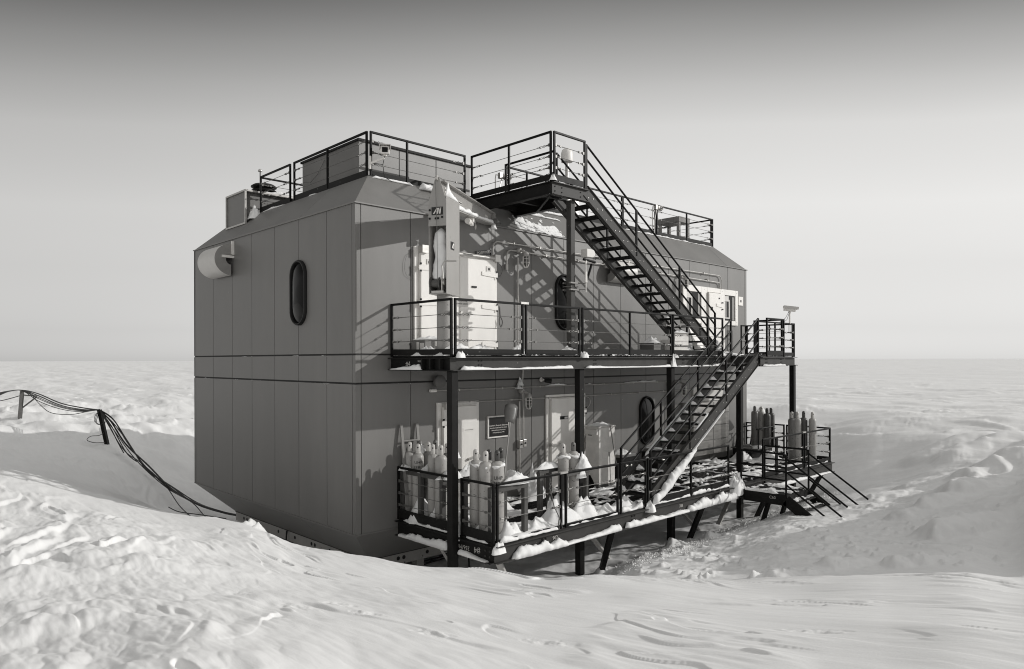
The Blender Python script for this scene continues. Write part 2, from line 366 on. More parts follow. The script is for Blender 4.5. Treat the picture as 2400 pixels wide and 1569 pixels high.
def build_ground():
    th = np.concatenate([np.linspace(-180, -60, 40)[:-1], np.linspace(-60, -39, 60)[:-1], np.linspace(-39, 39, 1000)[:-1], np.linspace(39, 60, 60)[:-1], np.linspace(60, 180, 40)])
    th = np.radians(th)
    r = np.concatenate([np.geomspace(.25, 2.6, 22)[:-1], np.geomspace(2.6, 24, 620)[:-1], np.geomspace(24, 60, 150)[:-1], np.geomspace(60, 400, 110)[:-1], np.geomspace(400, 9000, 40)])
    T, R = np.meshgrid(th, r, indexing='ij'); X = R*np.sin(T); Z = R*np.cos(T)
    H = ground(X.ravel(), Z.ravel()).reshape(X.shape)
    H = H - (R/1000)**2*.02
    P = np.empty(X.shape+(3,)); P[..., 0] = CAMP.x+X*CR.x+Z*CF.x; P[..., 1] = CAMP.y+X*CR.y+Z*CF.y; P[..., 2] = H
    na, nr = X.shape
    idx = np.arange(na*nr).reshape(na, nr)
    q = np.stack([idx[:-1, :-1], idx[:-1, 1:], idx[1:, 1:], idx[1:, :-1]], -1).reshape(-1, 4)
    me = bpy.data.meshes.new('snow_ground'); me.vertices.add(na*nr); me.vertices.foreach_set('co', P.reshape(-1))
    me.loops.add(len(q)*4); me.loops.foreach_set('vertex_index', q.reshape(-1).astype(np.int32))
    me.polygons.add(len(q)); me.polygons.foreach_set('loop_start', np.arange(0, len(q)*4, 4, dtype=np.int32)); me.polygons.foreach_set('loop_total', np.full(len(q), 4, np.int32))
    me.polygons.foreach_set('use_smooth', np.ones(len(q), bool)); me.update(); me.validate()
    if me.polygons[len(q)//2].normal.z < 0: me.flip_normals()
    o = bpy.data.objects.new('snow_ground', me); COL.objects.link(o); me.materials.append(M['snow'])
    tag(o, 'white wind carved snow field with a trench round the raised building', 'snow', kind='structure')
build_ground()

# ------------------------------------------------------------------ light, sky and camera
SUNV = V((1.1, -1.0, .58)).normalized()
EL = math.asin(SUNV.z); AZ = math.atan2(SUNV.x, SUNV.y)
SUN_E, SKY_S, EXPO = 2.05, .15, .13
ld = bpy.data.lights.new('sun', 'SUN'); ld.energy = SUN_E; ld.angle = math.radians(.55); ld.color = (1, .985, .96)
lo = bpy.data.objects.new('sun', ld); COL.objects.link(lo); lo.rotation_euler = SUNV.to_track_quat('Z', 'Y').to_euler(); lo.location = SUNV*60
w = bpy.data.worlds.new('World'); SC.world = w; w.use_nodes = True; nt = w.node_tree; N = nt.nodes; L = nt.links
bg = N['Background']; sky = N.new('ShaderNodeTexSky'); sky.sky_type = 'NISHITA'; sky.sun_disc = False
sky.sun_elevation = EL; sky.sun_rotation = AZ; sky.altitude = 2800; sky.air_density = 1.0; sky.dust_density = 2.5; sky.ozone_density = 1
bw = N.new('ShaderNodeRGBToBW'); L.new(sky.outputs['Color'], bw.inputs['Color'])
# vignette painted into the sky, high and at both sides; zenith raised as fill
tc = N.new('ShaderNodeTexCoord'); sx = N.new('ShaderNodeSeparateXYZ'); L.new(tc.outputs['Generated'], sx.inputs['Vector'])
dt = N.new('ShaderNodeVectorMath'); dt.operation = 'DOT_PRODUCT'; L.new(tc.outputs['Generated'], dt.inputs[0]); dt.inputs[1].default_value = (CR.x, CR.y, 0)
sq = N.new('ShaderNodeMath'); sq.operation = 'MULTIPLY'; L.new(dt.outputs['Value'], sq.inputs[0]); L.new(dt.outputs['Value'], sq.inputs[1])
mb0 = N.new('ShaderNodeMath'); mb0.operation = 'MULTIPLY_ADD'; L.new(sq.outputs['Value'], mb0.inputs[0]); mb0.inputs[1].default_value = .5; mb0.inputs[2].default_value = 1.
ma = N.new('ShaderNodeMath'); ma.operation = 'MULTIPLY'; L.new(sx.outputs['Z'], ma.inputs[0]); L.new(mb0.outputs['Value'], ma.inputs[1])
hz = N.new('ShaderNodeTexNoise'); hz.inputs['Scale'].default_value = 1.6; hz.inputs['Detail'].default_value = 3
hm = N.new('ShaderNodeMapping'); hm.inputs['Scale'].default_value = (1, 1, 5); L.new(tc.outputs['Generated'], hm.inputs['Vector']); L.new(hm.outputs['Vector'], hz.inputs['Vector'])
m3 = N.new('ShaderNodeMath'); m3.operation = 'MULTIPLY_ADD'; L.new(hz.outputs['Fac'], m3.inputs[0]); m3.inputs[1].default_value = .02; L.new(ma.outputs['Value'], m3.inputs[2])
ramp = N.new('ShaderNodeValToRGB'); L.new(m3.outputs['Value'], ramp.inputs['Fac'])
SKYRAMP = [(0.0,.80),(.03,.84),(.054,.88),(.14,1.32),(.22,1.86),(.32,2.12),(.37,1.85),(.418,1.42),(.462,.92),(.53,.8),(.62,2.0),(.8,4.0),(1.0,4.6)]
el = ramp.color_ramp.elements
while len(el) > 1: el.remove(el[-1])
el[0].position = SKYRAMP[0][0]; el[0].color = (SKYRAMP[0][1]/5,)*3+(1,)
for p, v in SKYRAMP[1:]:
    e = el.new(p); e.color = (v/5, v/5, v/5, 1)
m1_ = N.new('ShaderNodeMath'); m1_.operation = 'MULTIPLY_ADD'; L.new(sq.outputs['Value'], m1_.inputs[0]); m1_.inputs[1].default_value = 1.6; m1_.inputs[2].default_value = 1.
m2_ = N.new('ShaderNodeMath'); m2_.operation = 'MULTIPLY_ADD'; L.new(dt.outputs['Value'], m2_.inputs[0]); m2_.inputs[1].default_value = .12; m2_.inputs[2].default_value = 1.
mz = N.new('ShaderNodeMath'); mz.operation = 'DIVIDE'; L.new(m2_.outputs['Value'], mz.inputs[0]); L.new(m1_.outputs['Value'], mz.inputs[1])
m0 = N.new('ShaderNodeMath'); m0.operation = 'MULTIPLY'; L.new(bw.outputs['Val'], m0.inputs[0]); L.new(mz.outputs['Value'], m0.inputs[1])
mu = N.new('ShaderNodeMath'); mu.operation = 'MULTIPLY'; L.new(m0.outputs['Value'], mu.inputs[0]); L.new(ramp.outputs['Color'], mu.inputs[1])
cb = N.new('ShaderNodeCombineColor')
for i, kx in enumerate((5, 5*.992, 5*.975)):
    q = N.new('ShaderNodeMath'); q.operation = 'MULTIPLY'; q.inputs[1].default_value = kx; L.new(mu.outputs['Value'], q.inputs[0]); L.new(q.outputs['Value'], cb.inputs[i])
L.new(cb.outputs['Color'], bg.inputs['Color']); bg.inputs['Strength'].default_value = SKY_S

cd = bpy.data.cameras.new('camera'); cam = bpy.data.objects.new('camera', cd); COL.objects.link(cam); SC.camera = cam
cd.sensor_width = 36; cd.lens = 36*FPX/2400; cd.shift_y = (843.4-784.5)/2400; cd.clip_start = .05; cd.clip_end = 20000
r1 = CR - V((0,0,1))*ROLL; u1 = V((0,0,1)) + CR*ROLL; r1.normalize(); u1.normalize()
mw = Matrix((r1, u1, -CF)).transposed().to_4x4(); mw.translation = CAMP; cam.matrix_world = mw
SC.view_settings.view_transform = 'Standard'; SC.view_settings.look = 'None'; SC.view_settings.exposure = EXPO; SC.view_settings.gamma = 1
SC.cycles.max_bounces = 6; SC.cycles.diffuse_bounces = 4; SC.cycles.glossy_bounces = 3; SC.cycles.use_adaptive_sampling = False; SC.cycles.use_denoising = True; SC.cycles.denoiser = 'OPENIMAGEDENOISE'; SC.cycles.denoising_input_passes = 'RGB_ALBEDO_NORMAL'; SC.cycles.denoising_prefilter = 'ACCURATE'; SC.cycles.filter_width = 1.05; SC.cycles.sample_clamp_indirect = 4
# ------------------------------------------------------------------ the observatory
BX, BY, ZT, ZB, INS, ZR, ZF = 15.72, 8.57, 3.118, -3.47, .82, 3.94, -4.27
bld = thing('observatory_building', (0, 0, ZF), 'two storey dark panelled polar station building raised above the snow, chamfered at roof and floor', 'building')

def clip(poly, f):
    out = []
    for i in range(len(poly)):
        a, b = poly[i], poly[(i+1) % len(poly)]; fa, fb = f(a), f(b)
        if fa >= 0: out.append(a)
        if (fa >= 0) != (fb >= 0): t = fa/(fa-fb); out.append((a[0]+(b[0]-a[0])*t, a[1]+(b[1]-a[1])*t))
    return out
XS = [.13, 1.33, 2.53, 3.75, 4.95, 6.15, 7.33, 8.53, 9.72, 10.9, 12.06, 13.24, 14.42, 15.6]
YS = [.12, 1.12, 2.35, 3.52, 4.75, 5.92, 7.17, 8.45]
GAP = .0085
wall = MB()
def face_panels(mb, edges, L, put, bands):
    xs = [0.0]+edges+[L]
    for i in range(len(xs)-1):
        a, b = xs[i]+(GAP if i else 0), xs[i+1]-(GAP if i < len(xs)-2 else 0)
        for (z0, z1) in bands: put(mb, a, b, z0, z1)
bands = [(ZB+.012, -.486), (-.448, .094), (.130, ZT-.015)]
face_panels(wall, XS, BX, lambda m, a, b, z0, z1: m.box(a, b, .0, .05, z0, z1), bands)
face_panels(wall, YS, BY, lambda m, a, b, z0, z1: m.box(0, .05, max(a, .051), b, z0, z1), bands)
face_panels(wall, XS, BX, lambda m, a, b, z0, z1: m.box(a, b, BY-.05, BY, z0, z1), bands)
face_panels(wall, YS, BY, lambda m, a, b, z0, z1: m.box(BX-.05, BX, max(a, .051), min(b, BY-.051), z0, z1), bands)
wall.build('wall_panel', M['wall'], bld)
core = MB()
core.add([(.04,.04,ZB),(BX-.04,.04,ZB),(BX-.04,BY-.04,ZB),(.04,BY-.04,ZB),(.04,.04,ZT),(BX-.04,.04,ZT),(BX-.04,BY-.04,ZT),(.04,BY-.04,ZT)],
         [(0,1,5,4),(1,2,6,5),(2,3,7,6),(3,0,4,7)])
i_ = INS+.03
core.add([(.04,.04,ZT),(BX-.04,.04,ZT),(BX-.04,BY-.04,ZT),(.04,BY-.04,ZT),(i_,i_,ZR-.03),(BX-i_,i_,ZR-.03),(BX-i_,BY-i_,ZR-.03),(i_,BY-i_,ZR-.03)],
         [(0,1,5,4),(1,2,6,5),(2,3,7,6),(3,0,4,7),(4,5,6,7)])
core.add([(.04,.04,ZB),(BX-.04,.04,ZB),(BX-.04,BY-.04,ZB),(.04,BY-.04,ZB),(i_,i_,ZF+.03),(BX-i_,i_,ZF+.03),(BX-i_,BY-i_,ZF+.03),(i_,BY-i_,ZF+.03)],
         [(0,1,5,4),(1,2,6,5),(2,3,7,6),(3,0,4,7),(4,5,6,7)])
core.build('wall_core', M['wallcore'], bld)

def slope(mb, edges, L, P, th):
    """chamfer panels: P(x, s) -> point, s 0 at the wall, 1 at the roof or floor edge"""
    xs = [0.0]+edges+[L]
    for i in range(len(xs)-1):
        a, b = xs[i]+(.006 if i else 0), xs[i+1]-(.006 if i < len(xs)-2 else 0)
        q = [(a, 0), (b, 0), (b, 1), (a, 1)]
        q = clip(q, lambda p: p[0]-p[1]*INS); q = clip(q, lambda p: L-p[1]*INS-p[0])
        q = [c_ for k_, c_ in enumerate(q) if (c_[0]-q[k_-1][0])**2+(c_[1]-q[k_-1][1])**2 > 1e-10]
        if len(q) < 3: continue
        pts = [V(P(x, s)) for x, s in q]
        n = (pts[1]-pts[0]).cross(pts[2]-pts[0]).normalized()
        c = V((BX/2, BY/2, 0)); n = n if n.dot(sum(pts, V((0,0,0)))/len(pts)-c) > 0 else -n
        mb.prism(pts, -n*th)
def chamfer(name, z0, z1, m, mid):
    mb = MB(); dz = z1-z0
    slope(mb, [3.75, 7.33, 10.9, 14.42], BX, lambda x, s: (x, s*INS, z0+dz*s), .03)
    slope(mb, [2.35, 5.92], BY, lambda y, s: (s*INS, y, z0+dz*s), .03)
    slope(mb, [3.75, 7.33, 10.9, 14.42], BX, lambda x, s: (x, BY-s*INS, z0+dz*s), .03)
    slope(mb, [2.35, 5.92], BY, lambda y, s: (BX-s*INS, y, z0+dz*s), .03)
    return mb.build(name, m, bld)
chamfer('roof_slope', ZT+.01, ZR, M['wall'], None)
chamfer('floor_chamfer', ZB-.005, ZF, M['wall'], None)
mb = MB(); mb.box(INS, BX-INS, INS, BY-INS, ZR-.02, ZR+.02); mb.build('roof', M['steel'], bld)
mb = MB(); mb.box(INS, BX-INS, INS, BY-INS, ZF-.02, ZF+.02); mb.build('underside', M['wallcore'], bld)
mb = MB()      # drip edge round the eaves
mb.box(-.03, BX+.03, -.035, .0, ZT-.012, ZT+.012); mb.box(-.03, .0, .0, BY, ZT-.012, ZT+.012); mb.box(BX, BX+.03, 0, BY, ZT-.012, ZT+.012)
mb.build('drip_edge', M['trim'], bld)
mb = MB()      # sill line at the foot of the walls
mb.box(-.012, BX, -.012, -.0005, ZB-.012, ZB+.008); mb.box(-.012, -.0005, 0, BY, ZB-.012, ZB+.008)
mb.build('base_flashing', M['trim'], bld)
mb = MB()
for z in (.112, -.467):
    mb.box(.038, BX, .02, .038, z-.025, z+.025); mb.box(.02, .038, .02, BY, z-.025, z+.025)
mb.build('seam_channel', M['channel'], bld)

def oval(c, ex, hw, hh, n=40):
    """stadium outline: centre, horizontal unit, half width, half height"""
    c = V(c); pts = []
    for k in range(n):
        a = 2*math.pi*k/n; x = hw*math.cos(a); y = hw*math.sin(a)
        y += (hh-hw) if math.sin(a) >= 0 else -(hh-hw)
        pts.append(c + V(ex)*x + V((0,0,1))*y)
    return pts
def window(c, ex, nrm, hw, hh):
    nrm = V(nrm); fr = MB(); n = 40
    rings = []
    for (k, d) in ((1.0, 0.0), (1.0, .05), (.95, .075), (.88, .07), (.84, .03), (.84, .0)):
        rings.append([p + nrm*d for p in oval(c, ex, hw*k, hh-hw*(1-k), n)])
    vs = [p for r in rings for p in r]; fs = []
    for i in range(len(rings)-1):
        for k in range(n): fs.append((i*n+k, i*n+(k+1) % n, (i+1)*n+(k+1) % n, (i+1)*n+k))
    fr.add(vs, fs); f = fr.build('oval_window', M['black'], bld, smooth=True)
    pm = MB(); cc = V(c)+nrm*.05; pts = []
    ir = [[cc*(1) + (p-cc)*s + nrm*d for p in [q+nrm*.02 for q in oval(c, ex, hw*.86, hh-hw*.14, n)]] for (s, d) in ((1, 0), (.8, .03), (.5, .05), (.2, .058))]
    vs = [p for r in ir for p in r]; fs = []
    for i in range(3):
        for k in range(n): fs.append((i*n+k, i*n+(k+1) % n, (i+1)*n+(k+1) % n, (i+1)*n+k))
    fs.append(tuple(3*n+k for k in range(n))); pm.add(vs, fs); pm.build('pane', M['pane'], f, smooth=True)
    return f
window((0, 2.30, 1.485), (0, -1, 0), (-1, 0, 0), .345, .72)
window((6.16, 0, 1.47), (1, 0, 0), (0, -1, 0), .36, .72)
window((9.73, 0, -1.79), (1, 0, 0), (0, -1, 0), .35, .71)

# ---- doors (cold-store doors: frame, leaf, strap hinges, latch)
def curve(pts, n=6):
    P = [V(p) for p in pts]; out = []
    for i in range(len(P)-1):
        a, b, c, d = P[max(i-1,0)], P[i], P[i+1], P[min(i+2,len(P)-1)]
        for k in range(n): t_ = k/n; out.append(.5*((2*b)+(c-a)*t_+(2*a-5*b+4*c-d)*t_*t_+(3*b-a-3*c+d)*t_**3))
    return out+[P[-1]]
def door(x0, x1, z0, z1, leaves, mfr, mlf, hinge_side, latch=True, sign=None, name='door'):
    fw = .11; mb = MB()
    mb.box(x0, x0+fw, -.05, .0, z0, z1); mb.box(x1-fw, x1, -.05, 0, z0, z1); mb.box(x0+fw, x1-fw, -.05, 0, z1-.12, z1)
    fr = mb.build(name, mfr, bld, bevel=.006)
    n = leaves; w = (x1-x0-2*fw)/n
    for i in range(n):
        a, b = x0+fw+i*w+.008, x0+fw+(i+1)*w-.008
        m2 = MB(); m2.box(a, b, -.12, -.002, z0+.03, z1-.10); lf = m2.build('door_leaf', mlf, fr, bevel=.008)
        hs = hinge_side[i]
        for hz in (z0+.28, (z0+z1)/2-.02, z1-.42):
            hb = MB(); xh = b if hs > 0 else a
            hb.prism([(xh+.06*hs, -.121, hz-.09), (xh-.02*hs, -.121, hz-.08), (xh-.42*hs, -.121, hz-.055), (xh-.42*hs, -.121, hz+.03), (xh-.02*hs, -.121, hz+.045), (xh+.06*hs, -.121, hz+.03)], (0, -.02, 0))
            ho = hb.build('hinge', M['white'] if mlf == M['white'] else M['offw'], fr)
            for dz in (-.10, .05):
                kb = MB(); kb.box((b+.01 if hs > 0 else a-.05), (b+.05 if hs > 0 else a-.01), -.165, -.142, hz+dz-.02, hz+dz+.02); kb.build('hinge_bolt', M['black'], ho)
    return fr
d1 = door(1.40, 3.76, .09, 2.40, 2, M['white'], M['white'], (-1, 1), name='double_door')
mb = MB(); mb.tube([(1.55, -.16, 2.33), (3.66, -.16, 2.33)], .035, 10); mb.box(1.5, 1.66, -.2, -.05, 2.26, 2.42); mb.box(3.58, 3.74, -.2, -.05, 2.26, 2.42); mb.build('track_rail', M['galv'], d1)
mb = MB(); mb.box(1.66, 1.80, -.135, -.121, 2.0, 2.14); lp_ = mb.build('label_plate', M['offw'], d1); mb = MB(); mb.box(1.70, 1.76, -.14, -.135, 2.05, 2.10); mb.build('label_mark', M['ink'], lp_)
mb = MB(); mb.box(3.36, 3.50, -.135, -.121, 2.0, 2.14); lp_ = mb.build('label_plate', M['offw'], d1); mb = MB(); mb.box(3.41, 3.46, -.14, -.135, 2.05, 2.10); mb.build('label_mark', M['ink'], lp_)
mb = MB(); mb.box(2.92, 3.06, -.14, -.121, 1.62, 1.66); mb.build('label_mark', M['ink'], d1)
mb = MB(); mb.bar((2.62, -.16, 1.03), (2.86, -.16, 1.04), .05, .04); mb.lathe([(.05,0),(.05,.06)], (2.6, -.12, 1.03), (0,-1,0), 10); mb.build('door_handle', M['galv'], d1)
ps = MB(); ps.box(2.50, 2.80, -.128, -.121, 1.18, 1.36); pso = ps.build('notice_plate', M['offw'], d1)
for k, s in enumerate(('PLEASE CLOSE', 'DOORS GENTLY')):
    text(s, .042, (2.65, -.129, 1.305-.065*k), (1,0,0), (0,0,1), M['ink'], pso, .002)
mb = MB(); mb.tube(curve([(1.40, -.02, 2.30), (1.22, -.03, 2.18), (1.16, -.03, 1.97), (1.2, -.03, 1.78), (1.38, -.02, 1.68)]), .003, 5)
mb.tube(curve([(3.74, -.05, 2.3), (3.88, -.06, 2.2), (3.92, -.06, 2.08), (3.86, -.05, 1.97), (3.74, -.05, 1.93)]), .007, 5); mb.build('door_wire', M['poleg'], d1)
mb = MB(); mb.tube(curve([(3.76, -.15, 1.02), (3.74, -.15, .88), (3.79, -.15, .76), (3.84, -.15, .88), (3.78, -.15, 1.0)]), .014, 6); mb.tube([(3.76,-.13,1.24),(3.77,-.15,1.0)], .02, 6); mb.build('rope_loop', M['poleg'], d1)

d2 = door(2.00, 3.19, -3.24, -.93, 1, M['dwhite'], M['dwhite'], (-1,), name='single_door')
mb = MB(); mb.box(2.12, 2.30, -.2, -.05, -1.08, -.94); mb.box(2.26, 3.1, -.10, -.05, -1.0, -.95); mb.build('track_rail', M['galv'], d2)
mb = MB(); mb.box(2.66, 3.0, -.128, -.121, -1.60, -1.52); pl = mb.build('notice_plate', M['white'], d2)
mb = MB(); mb.box(2.70, 2.95, -.131, -.128, -1.575, -1.555); mb.box(2.22, 2.29, -.128, -.121, -1.42, -1.24); mb.build('label_mark', M['galv'], d2)
mb = MB(); mb.bar((2.78, -.16, -2.22), (3.06, -.17, -2.16), .05, .045); mb.lathe([(.05,0),(.05,.07)], (3.06, -.12, -2.17), (0,-1,0), 10); mb.build('door_handle', M['galv'], d2)
d3 = door(5.43, 6.93, -3.24, -.89, 1, M['dwhite'], M['dwhite'], (1,), name='single_door')
mb = MB(); mb.box(5.86, 6.16, -.128, -.121, -1.52, -1.44); mb.build('name_plate', M['black'], d3)
mb = MB(); mb.box(6.0, 6.10, -.128, -.121, -1.42, -1.36); mb.box(6.02, 6.14, -.1305, -.128, -1.51, -1.46); mb.build('label_mark', M['letter'], d3)
mb = MB(); mb.bar((5.50, -.15, -2.13), (5.90, -.17, -2.14), .05, .045); mb.lathe([(.05,0),(.05,.06)], (5.52, -.1, -2.13), (0,-1,0), 10); mb.build('door_handle', M['galv'], d3)
mb = MB(); mb.tube(curve([(6.93, -.05, -.98), (7.08, -.06, -1.03), (7.12, -.06, -1.15), (7.05, -.05, -1.26), (6.93, -.05, -1.28)]), .008, 5); mb.build('door_wire', M['galv'], d3)
# entry on the right: white frame with a window each side of a door
ent = MB(); X0, X1 = 11.6, 15.0
for (a, b, z0, z1) in ((X0, X0+.20, 1.14, 2.33), (X0+1.05, X0+1.42, .1, 2.33), (13.85, 14.12, .1, 2.33), (14.82, X1, 1.14, 2.33)): ent.box(a, b, -.07, 0, z0, z1)
for (a, b) in ((X0+.20, X0+1.05), (14.12, 14.82)): ent.box(a, b, -.07, 0, 2.14, 2.33); ent.box(a, b, -.07, 0, 1.14, 1.29)
ent.box(X0+1.42, 13.85, -.07, 0, 2.18, 2.33)
ento = ent.build('entry_door', M['white'], bld, bevel=.01)
m2 = MB(); m2.box(X0+1.44, 13.83, -.13, -.01, .13, 2.16); lf = m2.build('door_leaf', M['white'], ento, bevel=.012)
m2 = MB(); m2.box(X0+1.40, X0+1.45, -.14, -.07, .13, 2.16); m2.build('door_seal', M['galv'], ento)
m2 = MB(); m2.prism([(13.83,-.131,1.80),(13.45,-.131,1.82),(13.45,-.131,1.73),(13.83,-.131,1.70)], (0,-.02,0)); m2.build('hinge', M['white'], ento)
m2 = MB()
for z in (1.86, 1.64): m2.box(13.80, 13.87, -.16, -.13, z-.02, z+.02)
m2.box(13.62, 13.67, -.15, -.13, 1.98, 2.02); m2.box(13.10, 13.25, -.136, -.13, 1.58, 1.70); m2.build('hinge_bolt', M['black'], ento)
for (a, b) in ((X0+.20, X0+1.05), (14.12, 14.82)):
    m2 = MB(); m2.box(a, b, -.03, -.005, 1.29, 2.14); wn = m2.build('window_pane', M['pane'], ento)
    m2 = MB()
    m2.box(a+.02, a+.36, -.045, -.03, 1.36, 1.40); m2.box(a+.02, a+.36, -.045, -.03, 1.94, 2.0); m2.box(a+.30, a+.36, -.045, -.03, 1.40, 1.94); m2.box(a+.02, a+.30, -.042, -.03, 2.0, 2.12)
    m2.build('sash', M['offw'], wn)
    m2 = MB(); m2.box(a+.05, a+.16, -.04, -.03, 1.40, 1.94); m2.box(b-.16, b-.05, -.04, -.03, 1.31, 2.1); m2.build('blind', M['hoodg'], wn)
m2 = MB()
for x in (X0+.1, X0+1.24, 13.98, 14.91):
    for z in (1.25, 1.7, 2.25): m2.disc((x, -.07, z), (0,-1,0), .012, .006, 8)
m2.build('frame_screw', M['galv'], ento)

# ---- conduits along the front wall
def pipe(pts, r, name='conduit', m='galv', parent=bld, rb=.12):
    """tube with rounded bends"""
    pts = [V(p) for p in pts]; out = [pts[0]]
    for i in range(1, len(pts)-1):
        a, b, c = pts[i-1], pts[i], pts[i+1]; d1_ = (a-b); d2_ = (c-b); q = min(rb, d1_.length*.45, d2_.length*.45)
        p0 = b+d1_.normalized()*q; p1 = b+d2_.normalized()*q
        for k in range(6):
            t = k/5; out.append(p0*(1-t)**2 + b*2*t*(1-t) + p1*t*t)
    out.append(pts[-1]); m_ = MB(); m_.tube(out, r, 8)
    return m_.build(name, M[m], parent, smooth=True)
pipe([(3.63, -.06, 2.36), (3.63, -.06, 2.76), (13.92, -.06, 2.76), (13.92, -.06, 2.30)], .017, rb=.2)
pipe([(4.07, -.06, 2.24), (4.07, -.06, 2.60), (13.82, -.06, 2.53), (13.82, -.06, 2.32)], .017, rb=.2)
mb = MB(); mb.lathe([(.03,0),(.034,.02),(.034,.14),(.025,.16)], (4.07, -.06, 2.12), n=10); mb.build('conduit_fitting', M['galv'], bld)
pipe([(4.44, -.06, 2.45), (4.44, -.06, .32)], .019)
pipe([(1.86, -.05, -.665), (11.9, -.05, -.672)], .018)
pipe([(3.1, -.05, -.955), (12.1, -.05, -.965)], .016)
mb = MB(); mb.lathe([(.035,0),(.035,.16)], (1.80, -.05, -.665), (1,0,0), 10); mb.build('conduit_fitting', M['white'], bld)
pipe([(4.48, -.06, -1.0), (4.48, -.06, -2.78)], .02); pipe([(4.61, -.06, -.15), (4.57, -.06, -.6), (4.61, -.06, -1.2), (4.61, -.06, -1.95)], .02)
pipe([(10.75, -.06, -2.8), (10.75, -.06, -.74), (11.1, -.06, -.74)], .02, rb=.2)
mb = MB(); mb.box(4.43, 4.53, -.12, -.01, -2.12, -1.94); mb.box(4.56, 4.66, -.12, -.01, -2.1, -1.92); sb = mb.build('switch_box', M['galv'], bld, bevel=.008)
mb = MB(); mb.disc((4.48, -.121, -2.03), (0,-1,0), .022, .02, 8); mb.disc((4.61, -.121, -2.01), (0,-1,0), .022, .02, 8); mb.build('switch', M['black'], sb)
mb = MB()
for x in (4.3, 5.2, 6.4, 7.5, 8.8, 10.2, 11.4, 12.8): mb.box(x-.015, x+.015, -.09, 0, 2.73, 2.79); mb.box(x+.2, x+.23, -.09, 0, 2.53+.03*(13.8-x)/9, 2.60+.02*(13.8-x)/9)
for x in (2.6, 3.9, 5.2, 6.6, 7.7, 9.0, 10.2): mb.box(x-.012, x+.012, -.075, 0, -.69, -.645); mb.box(x+.3, x+.324, -.075, 0, -.98, -.935)
mb.build('conduit_clip', M['galv'], bld)
# round painted cap on the lower wall
mb = MB(); mb.lathe([(.06,.0),(.06,.08),(.14,.09),(.145,.16),(.12,.185),(.04,.2)], (2.0, 0, -.47), (0,-1,0), 24); mb.build('vent_cap', M['brush'], bld, smooth=True)
# stainless cased duct at the right end of the lower storey
mb = MB(); n = 8
poly = [(11.6, -.02), (11.6, -.42)] + [(13.65+.25*math.sin(math.pi/2*k/n), -.17-.25*math.cos(math.pi/2*k/n)) for k in range(n+1)] + [(13.90, -.02)]
zs = [-3.0, -2.55, -2.1, -1.72, -1.36]
for z0, z1 in zip(zs[:-1], zs[1:]): mb.prism([(x, y, z0+.004) for x, y in poly], (0, 0, z1-z0-.008))
dc = mb.build('stainless_casing', M['stain'], bld)
mb = MB(); mb.box(12.2, 14.7, -.05, -.002, -1.35, -.88); mb.build('pale_duct_cover', M['offw'], bld)
mb = MB()
for z in zs[1:-1]: mb.prism([(x, y-.006 if y < -.1 else y, z-.012) for x, y in poly], (0, 0, .024))
mb.box(12.75, 12.762, -.427, -.419, -3.0, -1.36); mb.build('casing_seam', M['poleg'], dc)

# ---- frame and legs below the floor
mb = MB()
Z0 = ZF-.03
mb.box(.84, 1.0, .9, 7.75, Z0-.24, Z0); mb.box(.9, 14.8, .86, 1.02, Z0-.24, Z0); mb.box(.9, 14.8, 7.5, 7.66, Z0-.24, Z0)
for x in (4.4, 8.0, 11.5, 14.6): mb.box(x-.08, x+.08, 1.02, 7.5, Z0-.23, Z0-.01)
fb = mb.build('floor_frame', M['trussp'], bld, bevel=.006)
mb = MB()
for y in (1.6, 2.5, 3.2, 3.36, 4.2, 5.1, 6.2, 7.0, 7.2): mb.disc((.84, y, Z0-.10), (-1,0,0), .045, .004, 10)
for x in (1.6, 1.75, 2.4, 3.5, 5.2, 6.5, 6.65, 8.6): mb.disc((x, .86, Z0-.10), (0,-1,0), .045, .004, 10)
mb.build('frame_hole', M['black'], fb)
for (x, y) in ((.95, 3.3), (.95, 6.6), (2.2, .95), (6.2, .95), (9.8, .95), (13.4, .95), (2.2, 7.6), (6.2, 7.6), (9.8, 7.6), (13.4, 7.6)):
    mb = MB(); mb.box(x-.1, x+.1, y-.1, y+.1, ground_at((x, y, 0))-.3, Z0-.24); mb.build('leg', M['trussp'], bld)
mb = MB()
for (x, y, x2, y2) in ((2.2,.95,6.2,.95),(6.2,.95,9.8,.95),(9.8,.95,13.4,.95),(.95,3.3,2.2,.95),(.95,3.3,.95,6.6)):
    zg = ground_at(((x+x2)/2, (y+y2)/2, 0))
    mb.tube([(x, y, Z0-.22), (x2, y2, zg+.05)], .012, 6); mb.tube([(x2, y2, Z0-.22), (x, y, zg+.05)], .012, 6); mb.tube([(x, y, zg+.14), (x2, y2, zg+.16)], .014, 6)
    mb.lathe([(.02,0),(.035,.05),(.035,.2),(.02,.25)], V((x, y, zg+.14)).lerp(V((x2, y2, zg+.16)), .45), V((x2-x, y2-y, .02)), 8)
mb.build('bracing_rod', M['cable'], bld)
for pts in (((3.3,.6,-4.2),(3.25,.4,-4.45),(3.1,.2,-4.8)), ((3.9,.6,-4.2),(4.0,.4,-4.4),(4.3,.1,-4.7),(4.6,-.1,-4.85)), ((.9,4.0,-4.4),(1.0,3.6,-4.6),(1.2,3.3,-4.9)), ((.82,4.6,-4.3),(.7,4.4,-4.55),(.6,4.3,-4.9)), ((5.6,.4,-4.2),(5.5,.3,-4.55))):
    mb = MB(); mb.tube(pts, .02, 6); mb.build('hanging_cable', M['cable'], bld, smooth=True)

